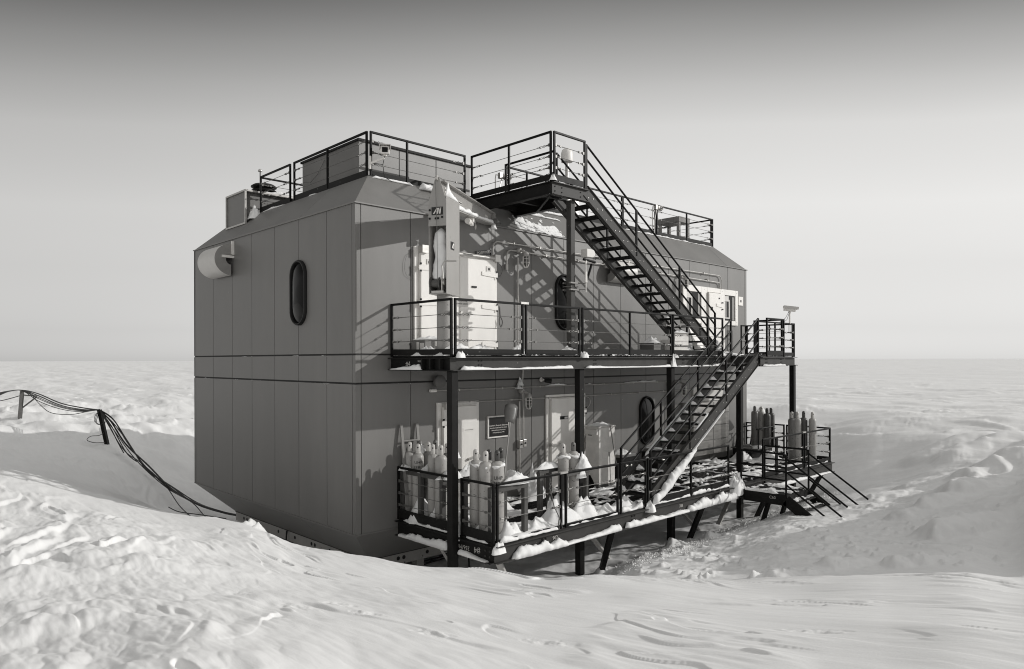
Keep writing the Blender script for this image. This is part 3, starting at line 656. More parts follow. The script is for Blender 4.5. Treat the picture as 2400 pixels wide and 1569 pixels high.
# ---- duct hoods: sheet metal elbows that leave the wall and turn down
def hood(loc, rot, w, r, label, group):
    h = thing('duct_hood', loc, label, 'air duct', group)
    org = V(loc); R_ = Matrix.Rotation(rot, 3, 'Z')
    def T(p): return org + R_ @ V(p)
    n = 20; th = .34*r*2
    prof_o = [(0, r*.98)] + [(-r*math.sin(a)*1.05-.06, r*math.cos(a)) for a in [math.pi*k/n for k in range(n+1)]]; prof_i = [(0, r*.98-th)] + [(-(r-th)*math.sin(a)*1.05-.06, (r-th)*math.cos(a)) for a in [math.pi*k/n for k in range(n+1)]]
    mb = MB(); m = len(prof_o)
    for (pr, rev) in ((prof_o, 0), (prof_i, 1)):
        vs = [T((x, y, z)) for y in (-w/2, w/2) for (x, z) in pr]; mb.add(vs, [(k, k+1, m+k+1, m+k) for k in range(m-1)])
    sk = mb.build('duct_skin', M['hoodw'], h, smooth=True)
    for y, e in ((-w/2, -.004), (w/2, .004)):
        mb = MB(); vs = [T((x, y+e, z)) for (x, z) in prof_o] + [T((x, y+e, z)) for (x, z) in prof_i]; mb.add(vs, [(k, k+1, m+k+1, m+k) for k in range(m-1)]); mb.build('duct_side', M['hoodg'], h)
    mb = MB(); mb.obox(T((-.03, -w/2-.03, r*.75)), R_ @ V((.03,0,0)), R_ @ V((0,.03,0)), V((0,0,r*.42))); mb.obox(T((-.14, -w/2-.02, r*.98-th-.05)), R_ @ V((.16,0,0)), R_ @ V((0,.03,0)), V((0,0,.03)))
    mb.obox(T((-.02, 0, r*.4)), R_ @ V((.02,0,0)), R_ @ V((0,w/2+.05,0)), V((0,0,.04))); mb.build('flange', M['white'], h)
    return h
hood((0, 6.42, 2.58), 0, 1.15, .40, 'large white curved duct hood high on the shaded left wall', 'curved duct hoods on the walls')
hood((8.35, 0, 2.42), math.pi/2, .95, .30, 'small white curved duct hood on the sunlit wall behind the upper stairs', 'curved duct hoods on the walls')

# ---- caged wall lamps
def lamp(loc, label, big=1.):
    t = thing('wall_lamp', loc, label, 'lamp', 'caged lamps round the station'); x, y, z = loc
    mb = MB(); mb.lathe([(.05,0),(.06,.03),(.06,.10),(.04,.13)], (x, y-.01, z+.02), (0,-1,0), 12); mb.tube([(x, y-.12, z+.02), (x+.02, y-.2, z+.0), (x+.05, y-.24, z-.04)], .03, 8); mb.lathe([(.03,.0),(.075,-.05),(.085,-.12)], (x+.06, y-.25, z-.02), n=14); mb.build('lamp_body', M['galv'], t, smooth=True)
    mb = MB(); mb.lathe([(.055,-.12),(.06,-.28),(.04,-.34),(.01,-.36)], (x+.06, y-.25, z-.02), n=14); mb.build('lamp_globe', M['lampglass'], t, smooth=True)
    mb = MB(); c = V((x+.06, y-.25, z-.02))
    for k in range(6):
        a = math.pi/3*k; d = V((math.cos(a), math.sin(a), 0)); mb.tube([c+d*.08+V((0,0,-.12)), c+d*.078+V((0,0,-.3)), c+d*.045+V((0,0,-.375)), c+V((0,0,-.39))], .006, 5)
    for zz in (-.18, -.26): mb.tube([c+V((math.cos(2*math.pi*k/14)*.08, math.sin(2*math.pi*k/14)*.08, zz)) for k in range(14)], .005, 5, close=True)
    mb.build('lamp_cage', M['white'], t)
lamp((4.46, 0, 2.60), 'caged lamp on the upper wall between double door and oval window')
lamp((4.54, 0, -.78), 'caged lamp capped with snow on the lower wall above two switch boxes')
lamp((11.28, 0, -.72), 'caged lamp on the lower wall right of the oval window')
lamp((11.42, 0, 2.56), 'caged lamp beside the white entry door at the right')
t = thing('spot_lamp', (5.32, 0, -.52), 'small spot lamp on the lower wall above the right door', 'lamp')
mb = MB(); mb.lathe([(.05,0),(.06,.02),(.03,.05),(.025,.1)], (5.28, 0, -.50), (0,-1,0), 12); mb.build('lamp_base', M['white'], t)
mb = MB(); mb.lathe([(.03,0),(.05,.03),(.055,.15),(.06,.17)], (5.30, -.11, -.52), (.8,-.5,-.1), 12); mb.build('lamp_head', M['black'], t)

# ---- signs and plaque
t = thing('sign', (3.8, -.02, -1.56), 'black framed plaque with four lines of white lettering on the lower wall', 'plaque')
mb = MB(); mb.box(3.49, 4.13, -.035, -.004, -1.80, -1.33); mb.build('plaque_board', M['plaque'], t)
mb = MB(); a, b, c, d = 3.47, 4.15, -1.82, -1.31
mb.box(a, b, -.05, -.002, d-.03, d); mb.box(a, b, -.05, -.002, c, c+.03); mb.box(a, a+.03, -.05, -.002, c+.03, d-.03); mb.box(b-.03, b, -.05, -.002, c+.03, d-.03); mb.build('plaque_frame', M['letter'], t)
for k, (s, z) in enumerate((('Atmospheric Research Observatory', .047), ('Amundsen-Scott South Pole Station', .038), ('National Science Foundation', .038), ('Dedicated January 1998', .038))):
    text(s, z, (3.81, -.036, -1.535-.055*k), (1,0,0), (0,0,1), M['letter'], t, .003)
t = thing('warning_sign', (3.5, -.02, 2.42), 'small black sign tilted behind the top of the double door', 'sign')
ang = math.radians(10); rx = V((math.cos(ang), 0, math.sin(ang))); uz = V((-math.sin(ang), 0, math.cos(ang)))
mb = MB(); mb.obox(V((3.40, -.012, 2.42)), rx*.27, V((0,.006,0)), uz*.10); mb.build('sign_board', M['plaque'], t)
text('POSITIVELY', .085, V((3.40, -.019, 2.42))+uz*.05, rx, uz, M['letter'], t, .003); text('NO SMOKING', .085, V((3.40, -.019, 2.42))-uz*.05, rx, uz, M['letter'], t, .003)
t = thing('wall_notice', (15.24, -.01, 2.0), 'small white notice board right of the entry door', 'sign')
mb = MB(); mb.box(15.1, 15.4, -.04, -.003, 1.85, 2.15); mb.build('notice_board', M['white'], t)
mb = MB(); mb.box(15.21, 15.29, -.044, -.04, 1.96, 2.04); mb.build('notice_mark', M['ink'], t)
# ------------------------------------------------------------------ guard rails with wire ropes
rr = random.Random(3)
def ring(mb, c, nrm, r, t): 
    nrm = V(nrm).normalized(); a = nrm.cross(V((0,0,1))); a = a.normalized() if a.length > .01 else V((1,0,0)); b = nrm.cross(a)
    mb.tube([V(c)+a*r*math.cos(2*math.pi*k/10)+b*r*math.sin(2*math.pi*k/10) for k in range(10)], t, 5, close=True)
def railing(parent, p, q, z0, h=1.07, mids=(), toe=.11, bottom=False, cab=(.775,.53,.285), w=.045, ends=(1,1), sag=.0):
    p = V((p[0], p[1], z0)); q = V((q[0], q[1], z0)); d = (q-p).normalized(); Lh = (q-p).length; up = V((0,0,1)); nrm = d.cross(up)
    mb = MB()
    for i, f in enumerate((0, 1)+tuple(mids)):
        if i < 2 and not ends[i]: continue
        c = p.lerp(q, f); mb.obox(c+up*(h/2-.02), d*(w/2), nrm*(w/2), up*(h/2+.02-w/2))
    mb.obox((p+q)/2+up*(h-w/2+.001), d*(Lh/2+w/2), nrm*(w/2), up*(w/2))
    fr = mb.build('railing', M['rail'], parent, bevel=.006)
    if toe:
        mb = MB(); mb.obox((p+q)/2+up*(toe/2+.015)-nrm*.0, d*(Lh/2-w/2), nrm*.006, up*(toe/2)); mb.build('toe_board', M['steel'], fr)
    if bottom:
        mb = MB(); mb.obox((p+q)/2+up*.03, d*(Lh/2-w/2), nrm*(w/2), up*(w/2)); mb.build('bottom_rail', M['rail'], fr)
    for hz in cab:
        mb = MB(); a = p+up*hz+d*w/2; b = q+up*hz-d*w/2
        e1 = rr.uniform(.20, .34); e2 = rr.uniform(.20, .34)
        if Lh < 1.1: e1 *= .6; e2 *= .6
        a1 = a+d*e1; b1 = b-d*e2
        mb.tube([a1, (a1+b1)/2-up*sag, b1], .0068, 5)
        for (c, s, e) in ((a, 1, e1), (b, -1, e2)):
            dd = d*s
            mb.obox(c+dd*.022, dd*.022, nrm*.016, up*.03)
            mb.lathe([(.012,0),(.019,.02),(.012,.09),(.007,.11)], c+dd*.045, dd, 8)
            ring(mb, c+dd*.175, nrm, .022, .006)
            mb.tube([c+dd*.19, c+dd*(e*.6+.08)+up*.018, c+dd*(e+.02)], .005, 5); mb.tube([c+dd*.19, c+dd*(e*.6+.08)-up*.018, c+dd*(e+.02)], .005, 5)
            k = c+dd*e; mb.obox(k, dd*.02, nrm*.014, up*.018); mb.tube([k, k+dd*.09+up*rr.uniform(-.04,.04)], .004, 4)
        mb.build('wire_rope', M['wire'], fr)
    return fr
def grating(parent, x0, x1, y0, y1, z, step=.042, holes=()):
    mb = MB(); n = int((x1-x0)/step)
    for i in range(n+1):
        x = x0+(x1-x0)*i/n; mb.box(x-.004, x+.004, y0, y1, z-.032, z)
    y = y0+.02
    while y < y1: mb.box(x0, x1, y-.003, y+.003, z-.012, z-.002); y += .16
    mb.box(x0, x1, y0-.004, y0, z-.034, z+.0); mb.box(x0, x1, y1, y1+.004, z-.034, z)
    return mb.build('grating', M['grate'], parent)
def channel(mb, p, q, h, fl, side, t=.014):
    """steel channel or I section: web between p and q (top line), flanges towards side (2D vector) or both ways when side is None"""
    p = V(p); q = V(q); d = (q-p).normalized(); up = V((0,0,1)); n = d.cross(up) if side is None else V((side[0], side[1], 0)).normalized()
    up = (up-d*up.dot(d)).normalized()
    mb.obox((p+q)/2-up*h/2, (q-p)/2, n*t/2, up*(h/2))
    for k in (t/2-.0, h-t/2):
        c = (p+q)/2-up*k
        if side is None: mb.obox(c, (q-p)/2, n*fl, up*(t/2+.001))
        else: mb.obox(c+n*(fl/2), (q-p)/2, n*(fl/2+t/2), up*(t/2+.001))
def bolts(parent, pts, nrm, r=.014, m='galv', name='bolt'):
    mb = MB()
    for p in pts: mb.disc(p, nrm, r, .012, 6)
    return mb.build(name, M[m], parent)

UZ, LZ, DY, LY = .08, -3.27, -1.95, -2.95
CX = [.87, 4.48, 8.05, 11.60, 15.05]
# ---- upper deck
ud = thing('upper_deck', (8, -1, UZ), 'upper steel grating walkway along the sunlit wall, carried on square columns', 'walkway deck')
grating(ud, .86, 15.1, DY, -.03, UZ)
mb = MB(); channel(mb, (.80, DY-.02, UZ-.035), (10.85, DY-.02, UZ-.035), .25, .10, None); mb.build('front_beam', M['steelf'], ud)
mb = MB(); channel(mb, (12.35, DY-.02, UZ-.035), (15.15, DY-.02, UZ-.035), .25, .10, None)
mb.build('front_beam', M['steelf'], ud)
mb = MB(); channel(mb, (.84, DY+.02, UZ-.04), (.84, -.01, UZ-.04), .25, .09, None); mb.box(.73, .83, -1.46, -1.43, -.18, .02); mb.box(.73, .83, -1.2, -1.17, -.18, .02); mb.box(.73, .83, -1.75, -1.72, -.18, .02); eb = mb.build('end_beam', M['steel'], ud)
mb = MB()
for x in [1.9, 2.7, 3.6, 4.48, 5.4, 6.3, 7.2, 8.05, 9., 9.9, 10.8, 11.6, 12.6, 13.5, 14.3, 15.06]: channel(mb, (x, DY, UZ-.04), (x, -.04, UZ-.04), .2, .05, None)
mb.box(.95, 15.1, -.14, -.05, UZ-.24, UZ-.04); mb.build('joist', M['steel'], ud)
text('#4', .15, (.82, -.62, -.085), (0,-1,0), (0,0,1), M['chalk'], ud, .003, 'chalk_mark')
text('9832-3450', .05, (.82, -1.05, -.03), (0,-1,0), (0,0,1), M['chalk'], ud, .003, 'chalk_mark')
for x in CX:
    mb = MB(); zb = min(ground_at((x, DY, 0)), -4.6)-.35
    mb.box(x-.076, x+.076, DY-.076, DY+.076, zb, -.215); mb.box(x-.13, x+.13, DY-.13, DY+.13, -.2145, -.2); mb.build('column', M['steel'], ud, bevel=.01)
bolts(ud, [(x+dx, DY-.03, UZ-.10+dz) for x in (1.5, 4.95, 8.55, 12.6, 13.2) for dx in (0, .07) for dz in (0, -.08)], (0,-1,0), .013, 'steel')
y_ = -2.0
railing(ud, (.84, -.03), (.84, y_+.04), UZ, mids=())
railing(ud, (.90, y_), (2.66, y_), UZ, bottom=True)
railing(ud, (2.76, y_), (4.42, y_), UZ, bottom=True)
railing(ud, (4.53, y_), (8.0, y_), UZ, mids=(.5,), toe=.14)
railing(ud, (8.10, y_), (10.55, y_), UZ, mids=(.68,), toe=.14)
mb = MB(); mb.box(2.60, 2.82, y_-.03, y_+.03, UZ+1.045, UZ+1.09); mb.build('rail_sleeve', M['galv'], ud)
railing(ud, (12.4, -2.0), (15.06, -2.0), UZ, mids=(.5,))
railing(ud, (15.1, -1.93), (15.1, -.35), UZ, mids=(.5,))
railing(ud, (14.75, -.32), (15.06, -.32), UZ, toe=0)
# stair head bay
grating(ud, 10.95, 12.35, -2.92, DY-.03, UZ)
mb = MB(); channel(mb, (10.9, -2.94, UZ-.035), (12.4, -2.94, UZ-.035), .25, .08, None); channel(mb, (12.36, -2.9, UZ-.036), (12.36, -2.08, UZ-.036), .25, .05, None); channel(mb, (10.92, -2.88, UZ-.036), (10.92, -2.0, UZ-.036), .2, .04, None); mb.build('stair_head_beam', M['steelf'], ud)
railing(ud, (11.33, -2.92), (12.36, -2.92), UZ, toe=.14)
railing(ud, (12.36, -2.86), (12.36, -2.08), UZ)
bolts(ud, [(x+dx, -2.955, UZ-.09+dz) for x in (11.2, 12.1) for dx in (0, .07) for dz in (0, -.08)], (0,-1,0), .013, 'steel')

# ---- stairs
def stair(name, label, a, b, yo, yi, n, z_hand0, rails=True, mst='steelf', ext=0):
    """flight between a=(x,z) top and b=(x,z) foot; outer and inner stringer planes yo, yi"""
    t = thing(name, (b[0], (yo+yi)/2, b[1]), label, 'stairs', 'open steel stairs of the station')
    top, bot = V((a[0], 0, a[1])), V((b[0], 0, b[1])); d = (bot-top).normalized(); up = V((0,0,1)); pn_ = (up-d*up.dot(d)).normalized()
    sg = 1 if b[0] > a[0] else -1
    for y, s in ((yo, 1), (yi, -1)):
        mb = MB(); p = top+V((0, y, 0)); q = bot+V((0, y, 0)); mid = (p+q)/2
        mb.obox(mid, (q-p)/2, V((0,.008,0)), pn_*.14)
        for k in (-.14, .14): mb.obox(mid+pn_*k-V((0, -s*.0, 0)), (q-p)/2, V((0,.045,0)), pn_*.007)
        so = mb.build('stringer', M[mst], t)
        pts = []
        for i in range(n):
            f = (i+.6)/n; c = p.lerp(q, f); pts += [c+V((-.08*sg, (-.009 if s > 0 else .009), -.02)), c+V((.08*sg, (-.009 if s > 0 else .009), -.02))]
        bolts(so, pts, (0, -s, 0) if True else None, .011, 'galv')
        if rails:
            mb = MB(); hh = [.95, .63, .31]
            ends = []
            p2 = p+V((.05*sg, 0, 0)); q2 = q-d*.25
            for hz in hh:
                mb.tube([p2+up*(hz+.10), q2+up*(hz+.10)], .023, 8)
            for f in (.0, .34, .68, 1.0):
                c = p2.lerp(q2, f); mb.obox(c+up*.5, V((.022,0,0)), V((0,.022,0)), up*.56)
            mb.build('handrail', M['rail'], t)
    y0, y1 = min(yo, yi)+.02, max(yo, yi)-.02
    rise = (a[1]-b[1])/n; run = (b[0]-a[0])/n
    for i in range(1, n):
        x = a[0]+run*i; z = a[1]-rise*i; mb = MB()
        xa, xb = sorted((x-.13*sg+run*.5, x+.13*sg+run*.5)); xa += 0
        m_ = 7
        for k in range(m_): xx = xa+(xb-xa)*k/(m_-1); mb.box(xx-.004, xx+.004, y0, y1, z-.035, z)
        nose = xb if sg > 0 else xa; mb.box(nose-.012, nose+.012, y0, y1, z-.045, z+.002); mb.box(xa, xb, y0-.004, y0+.006, z-.07, z); mb.box(xa, xb, y1-.006, y1+.004, z-.07, z)
        mb.build('tread', M['grate'], t)
    return t
RY = -1.85
st2 = stair('steel_stairs', 'upper flight of open steel stairs climbing from the upper walkway to the roof landing', (4.80, 3.80), (10.62, .10), RY, -.95, 18, 0)
st1 = stair('steel_stairs', 'lower flight of snowy steel stairs climbing from the lower deck to the upper walkway', (10.95, .06), (5.62, -3.25), -2.88, -2.06, 16, 0)

# ---- roof landing
rl_ = thing('roof_landing', (4.2, -.5, 3.83), 'black steel landing jutting out from the roof edge at the head of the upper stairs', 'landing')
RZ = 3.85
LX0, LX1 = 3.71, 4.80
grating(rl_, LX0, LX1, RY, .80, RZ)
mb = MB(); channel(mb, (LX0-.02, RY-.02, RZ-.035), (LX1+.06, RY-.02, RZ-.035), .27, .07, None); mb.build('front_beam', M['steelf'], rl_)
mb = MB(); channel(mb, (LX0-.02, RY+.0, RZ-.036), (LX0-.02, .80, RZ-.036), .27, .07, None); channel(mb, (LX1+.02, -.92, RZ-.036), (LX1+.02, .80, RZ-.036), .27, .07, None)
for y in (-1.3, -.5, .3): channel(mb, (LX0, y, RZ-.04), (LX1, y, RZ-.04), .16, .04, None)
mb.bar((LX0+.05, -1.75, RZ-.31), (LX1-.05, -.4, RZ-.31), .05, .02); mb.build('side_beam', M['steel'], rl_)
mb = MB(); mb.box(4.45-.07, 4.45+.07, -1.80, -1.66, -.02, RZ-.305); mb.build('column', M['steelf'], rl_, bevel=.01)
bolts(rl_, [(x, RY-.03, RZ-.12+dz) for x in (3.78, 4.0, 4.62) for dz in (0, -.1)], (0,-1,0), .015, 'steel')
railing(rl_, (LX0, RY+.03), (LX0, .78), RZ, mids=(.5,), toe=.13)
railing(rl_, (LX0+.06, RY-.02), (LX1-.03, RY-.02), RZ, toe=.13)
railing(rl_, (LX1, -.93), (LX1, .74), RZ, toe=.13)

# ---- roof guard rails
rg = thing('roof_railing', (.9, .9, ZR), 'black guard rail with wire ropes round the roof edge', 'guard rail')
E_ = .86; Rz = ZR
railing(rg, (E_, .93), (E_, 4.22), Rz, .985, mids=(.505,), toe=.14)
railing(rg, (E_, 4.44), (E_, 6.12), Rz, .985, toe=.14)
railing(rg, (E_+.02, 6.16), (3.2, 6.16), Rz, .985, mids=(.6,), toe=0)
railing(rg, (.92, E_), (3.55, E_), Rz, .985, mids=(.36,), toe=.12)
railing(rg, (4.95, E_), (6.4, E_), Rz, .985, mids=(.5,)); railing(rg, (6.5, E_), (9.72, E_), Rz, .985, mids=(.5,), toe=.12)
railing(rg, (9.78, E_), (11.45, E_), Rz, .985, toe=.12); railing(rg, (11.55, E_), (14.93, E_), Rz, .985, mids=(.51,), toe=.12)
railing(rg, (14.93, .92), (14.93, 5.8), Rz, .985, mids=(.5,), toe=.12)
railing(rg, (9.6, 6.2), (14.88, 6.2), Rz, .985, mids=(.33, .66), toe=0)

# ---- lower deck
ldk = thing('lower_deck', (8, -1.5, LZ), 'wide lower steel grating deck, snow lying on its beams and grating', 'walkway deck')
X0_, X1_ = 1.0, 15.62
grating(ldk, X0_, X1_, LY, -.03, LZ, .05)
mb = MB(); channel(mb, (X0_-.02, LY-.02, LZ-.035), (X1_, LY-.02, LZ-.035), .30, .10, None); fbm_ = mb.build('front_beam', M['steelf'], ldk)
mb = MB(); channel(mb, (X0_-.02, -.03, LZ-.036), (X0_-.02, LY, LZ-.036), .30, .09, None); mb.build('end_beam', M['steel'], ldk)
mb = MB(); channel(mb, (X1_, -.03, LZ-.036), (X1_, LY, LZ-.036), .3, .06, None); mb.build('end_beam', M['steel'], ldk)
mb = MB()
for x in [1.9, 2.8, 3.7, 4.48, 5.4, 6.3, 7.2, 8.05, 9., 9.9, 10.8, 11.6, 12.6, 13.5, 14.4]: channel(mb, (x, LY+.05, LZ-.04), (x, -.04, LZ-.04), .22, .05, None)
for y in (-1.0, -1.95): mb.box(X0_, X1_, y-.04, y+.04, LZ-.30, LZ-.24)
mb.build('joist', M['steel'], ldk)
text('#4', .16, (X0_-.036, LY+.42, LZ-.18), (0,1,0), (0,0,-1), M['chalk'], ldk, .003, 'chalk_mark')
text('356/MCC TDE', .115, (X0_-.036, LY+.98, LZ-.19), (0,1,0), (0,0,-1), M['chalk'], ldk, .003, 'chalk_mark')
text('902', .10, (2.55, LY-.036, LZ-.15), (1,0,0), (0,0,1), M['chalk'], ldk, .003, 'chalk_mark'); text('788', .10, (6.9, LY-.036, LZ-.17), (1,0,0), (0,0,1), M['chalk'], ldk, .003, 'chalk_mark')
bolts(ldk, [(x+dx, LY-.03, LZ-.12+dz) for x in (2.2, 5.0) for dx in (0, .09) for dz in (0, -.08)], (0,-1,0), .02, 'steel'); bolts(ldk, [(X0_-.03, LY+y, LZ-.14+dz) for y in (.08, .2) for dz in (0, -.1)], (-1,0,0), .02, 'steelf')
for x in CX[1:]:      # raking struts from the front edge to the column feet
    zb = ground_at((x, -2.2, 0))-.2
    mb = MB(); mb.bar((x-.1, LY+.02, LZ-.32), (x+.35, -2.2, zb), .11, .09); mb.build('raking_strut', M['steel'], ldk)
for (p, q) in (((8.1,-1.9,-3.62),(9.5,-2.0,-4.75)), ((1.25,-2.75,-3.62),(2.35,-2.2,-4.9)), ((4.55,-1.9,-3.62),(5.9,-1.7,-4.8)), ((11.5,-1.9,-3.62),(10.3,-1.9,-4.8)), ((1.1,-1.2,-3.6),(1.7,-1.6,-4.8))):
    mb = MB(); mb.bar(p, q, .12, .05); mb.build('brace', M['trussp'], ldk)
y_ = LY-.0
railing(ldk, (X0_, -.02), (X0_, -1.80), LZ, mids=(), toe=.18); railing(ldk, (X0_, -2.06), (X0_, LY+.02), LZ, toe=.18)
railing(ldk, (1.07, y_), (2.76, y_), LZ, bottom=True, cab=(.72,.42), toe=0); railing(ldk, (2.90, y_), (4.54, y_), LZ, bottom=True, cab=(.72,.42), toe=0)
railing(ldk, (4.65, y_), (5.55, y_), LZ, cab=(.75,.45), toe=0); railing(ldk, (5.63, y_), (9.15, y_), LZ, mids=(.5,), toe=.15, cab=(.62,.31))
railing(ldk, (11.02, y_), (11.80, y_), LZ, toe=.12, cab=(.62,)); railing(ldk, (11.86, y_), (13.55, y_), LZ, toe=.12, cab=(.62,.32)); railing(ldk, (13.65, y_), (15.52, y_), LZ, toe=.12, cab=(.62,.32), sag=.05)
railing(ldk, (15.6, LY+.04), (15.6, -1.5), LZ, toe=.12); railing(ldk, (15.6, -1.4), (15.6, -.05), LZ, toe=.12, mids=(.5,))
mb = MB(); mb.box(2.72, 2.94, y_-.03, y_+.03, LZ+1.045, LZ+1.085); mb.build('rail_sleeve', M['galv'], ldk); mb = MB(); mb.box(13.5, 13.7, y_-.03, y_+.03, LZ+1.045, LZ+1.085); mb.build('rail_sleeve', M['galv'], ldk)
# hanging wire loops on the front rail
mb = MB(); a = V((2.42, LY-.03, LZ+1.0)); mb.tube([a, a+V((.02,0,-.12)), a+V((-.03,0,-.2))], .012, 6); ring(mb, a+V((0,-.01,-.1)), (0,1,0), .03, .008)
mb.tube([a+V((0,0,-.2)), a+V((.1,-.01,-.55)), a+V((.22,-.02,-.75)), a+V((.33,-.02,-1.0)), a+V((.24,-.02,-1.02)), a+V((.21,-.02,-.88)), a+V((.24,-.02,-.76))], .01, 6); mb.build('wire_loop', M['poleg'], ldk)

# ---- steps down to the snow
ex = thing('exit_steps', (10.4, -3.6, LZ-.1), 'short black landing and steps leading down from the lower deck onto the snow', 'steps')
EX0, EX1, EY, EZ = 9.72, 10.98, -4.22, LZ-.13
mb = MB(); n = 26
for i in range(n+1): y = EY+(LY-.1-EY)*i/n; mb.box(EX0, EX1, y-.004, y+.004, EZ-.03, EZ)
for i in range(12): x = EX0+(EX1-EX0)*i/11; mb.box(x-.003, x+.003, EY, LY-.1, EZ-.03, EZ-.002)
mb.build('grating', M['grate'], ex)
mb = MB(); mb.box(EX0-.03, EX0-.01, EY, LY-.13, EZ-.27, EZ+.01); mb.build('landing_beam', M['steel'], ex)
mb = MB(); mb.box(EX1+.01, EX1+.03, EY, LY-.13, EZ-.27, EZ+.01); mb.build('landing_beam', M['steel'], ex)
mb = MB(); mb.box(EX0, EX1, EY-.02, EY, EZ-.27, EZ-.0); mb.build('landing_beam', M['steel'], ex)
FY, FZ = -5.35, EZ-.78
for x in (EX0-.02, EX1+.02):
    mb = MB(); p = V((x, EY, EZ-.12)); q = V((x, FY, FZ-.12)); d = (q-p).normalized(); pp = (V((0,0,1))-d*d.z).normalized(); mb.obox((p+q)/2, (q-p)/2, V((.01,0,0)), pp*.14); mb.build('stringer', M['steel'], ex)
    for hz in (1.02, .68, .36):
        mb = MB(); pts = [(x, LY-.06, EZ+hz), (x, EY+.06, EZ+hz), (x, EY, EZ+hz-.05)] if hz > 1 else [(x, LY-.06, EZ+hz), (x, EY, EZ+hz)]
        mb.tube(pts, .024, 8); top = V((x, EY, EZ+hz-.1)); mb.tube([top, top+V((0, FY-EY-.35, (FZ-EZ)*1.28))], .024, 8); mb.build('handrail', M['rail'], ex)
    for y in (LY-.06, EY): mb = MB(); mb.tube([(x, y, EZ-.05), (x, y, EZ+1.02)], .026, 8); mb.build('handrail_post', M['rail'], ex)
for i in range(1, 5):
    y = EY+(FY-EY)*i/5; z = EZ-.78*i/5; mb = MB()
    for k in range(6): yy = y+.02+.22*k/5; mb.box(EX0, EX1, yy-.005, yy+.005, z-.035, z)
    mb.box(EX0, EX1, y-.0, y+.02, z-.04, z+.003); mb.build('tread', M['grate'], ex)
text('C60', .10, (EX0-.034, EY+.35, EZ-.10), (0,-1,0), (0,0,1), M['chalk'], ex, .003, 'chalk_mark')
for x in (EX0+.1, EX1-.1): mb = MB(); mb.bar((x, EY+.5, EZ-.2), (x+.15, EY+.8, ground_at((x+.15, EY+.8, 0))-.2), .09); mb.build('leg', M['steel'], ex)

# ------------------------------------------------------------------ davit crane on the upper deck corner
cr_ = thing('davit_crane', (1.07, -1.47, UZ), 'light grey davit crane, mast packed with snow, standing at the corner of the upper walkway', 'crane')
ca = V((.868, .497, 0)); cn = V((.497, -.868, 0)); cz = V((0,0,1)); P1 = V((.86, -1.80, 0))
def cp(a, n, z): return P1 + ca*a - cn*n + cz*z      # a along the jib, n across away from the right cheek
mb = MB(); mb.lathe([(.20,0),(.20,.02),(.148,.021),(.148,1.3)], (1.07, -1.47, UZ), n=24); mb.build('mast_post', M['alu'], cr_, smooth=True)
Bz, Tz = 1.24, 3.08
mb = MB()
mb.obox(cp(.35, .007, (Bz+Tz)/2), ca*.35, cn*.007, cz*(Tz-Bz)/2); mb.build('right_cheek', M['alu'], cr_, bevel=.005)
mb = MB(); mb.obox(cp(.35, .353, (Bz+Tz)/2), ca*.35, cn*.007, cz*(Tz-Bz)/2); mb.build('left_cheek', M['alu'], cr_, bevel=.005)
mb = MB(); mb.obox(cp(.34, .18, (Bz+2.6)/2), ca*.008, cn*.165, cz*((2.6-Bz)/2)); mb.obox(cp(.35, .18, Bz+.01), ca*.34, cn*.165, cz*.01); mb.build('back_plate', M['alu'], cr_)
mb = MB(); poly = [cp(-.008, 0, 2.52), cp(-.008, .36, 2.52), cp(-.008, .36, 2.98), cp(-.008, .215, 3.44), cp(-.008, .145, 3.44), cp(-.008, 0, 2.98)]
mb.prism(poly, ca*.012); fp = mb.build('head_plate', M['alu'], cr_)
mb = MB(); c = cp(-.0135, .18, 2.80); mb.obox(c, ca*.003, cn*.115, cz*.075); lg = mb.build('maker_plate', M['plaque'], fp, bevel=.02)
mb = MB()
def stroke(u0, v0, u1, v1, w_): 
    a = c-ca*.005; nn = cn
    mb.prism([a+nn*u0+cz*v0, a+nn*(u0+w_)+cz*v0, a+nn*(u1+w_)+cz*v1, a+nn*u1+cz*v1], -ca*.003)
stroke(-.085,-.055,-.01,.055,.028); stroke(-.01,-.055,.01,.055,.030); stroke(.04,-.055,.05,.03,.028); stroke(.052,.038,.055,.055,.028); stroke(-.045,-.02,-.04,-.003,.04)
mb.build('maker_logo', M['letter'], lg)
bolts(fp, [cp(-.014, n, z) for n, z in ((.21,2.66),(.16,2.66),(.08,2.68),(.33,2.66),(.33,2.82))], -ca, .022, 'black')
mb = MB(); mb.obox(cp(.3, -.004, 2.18), ca*.09, cn*.003, cz*.075); pl2 = mb.build('side_maker_plate', M['plaque'], cr_)
mb = MB(); c2 = cp(.3, -.009, 2.18)
mb.prism([c2-ca*.05-cz*.05, c2-ca*.02-cz*.05, c2+ca*.05+cz*.05, c2+ca*.02+cz*.05], cn*.003); mb.prism([c2+ca*.03-cz*.05, c2+ca*.055-cz*.05, c2+ca*.065+cz*.05, c2+ca*.04+cz*.05], cn*.003); mb.build('maker_logo', M['letter'], pl2)
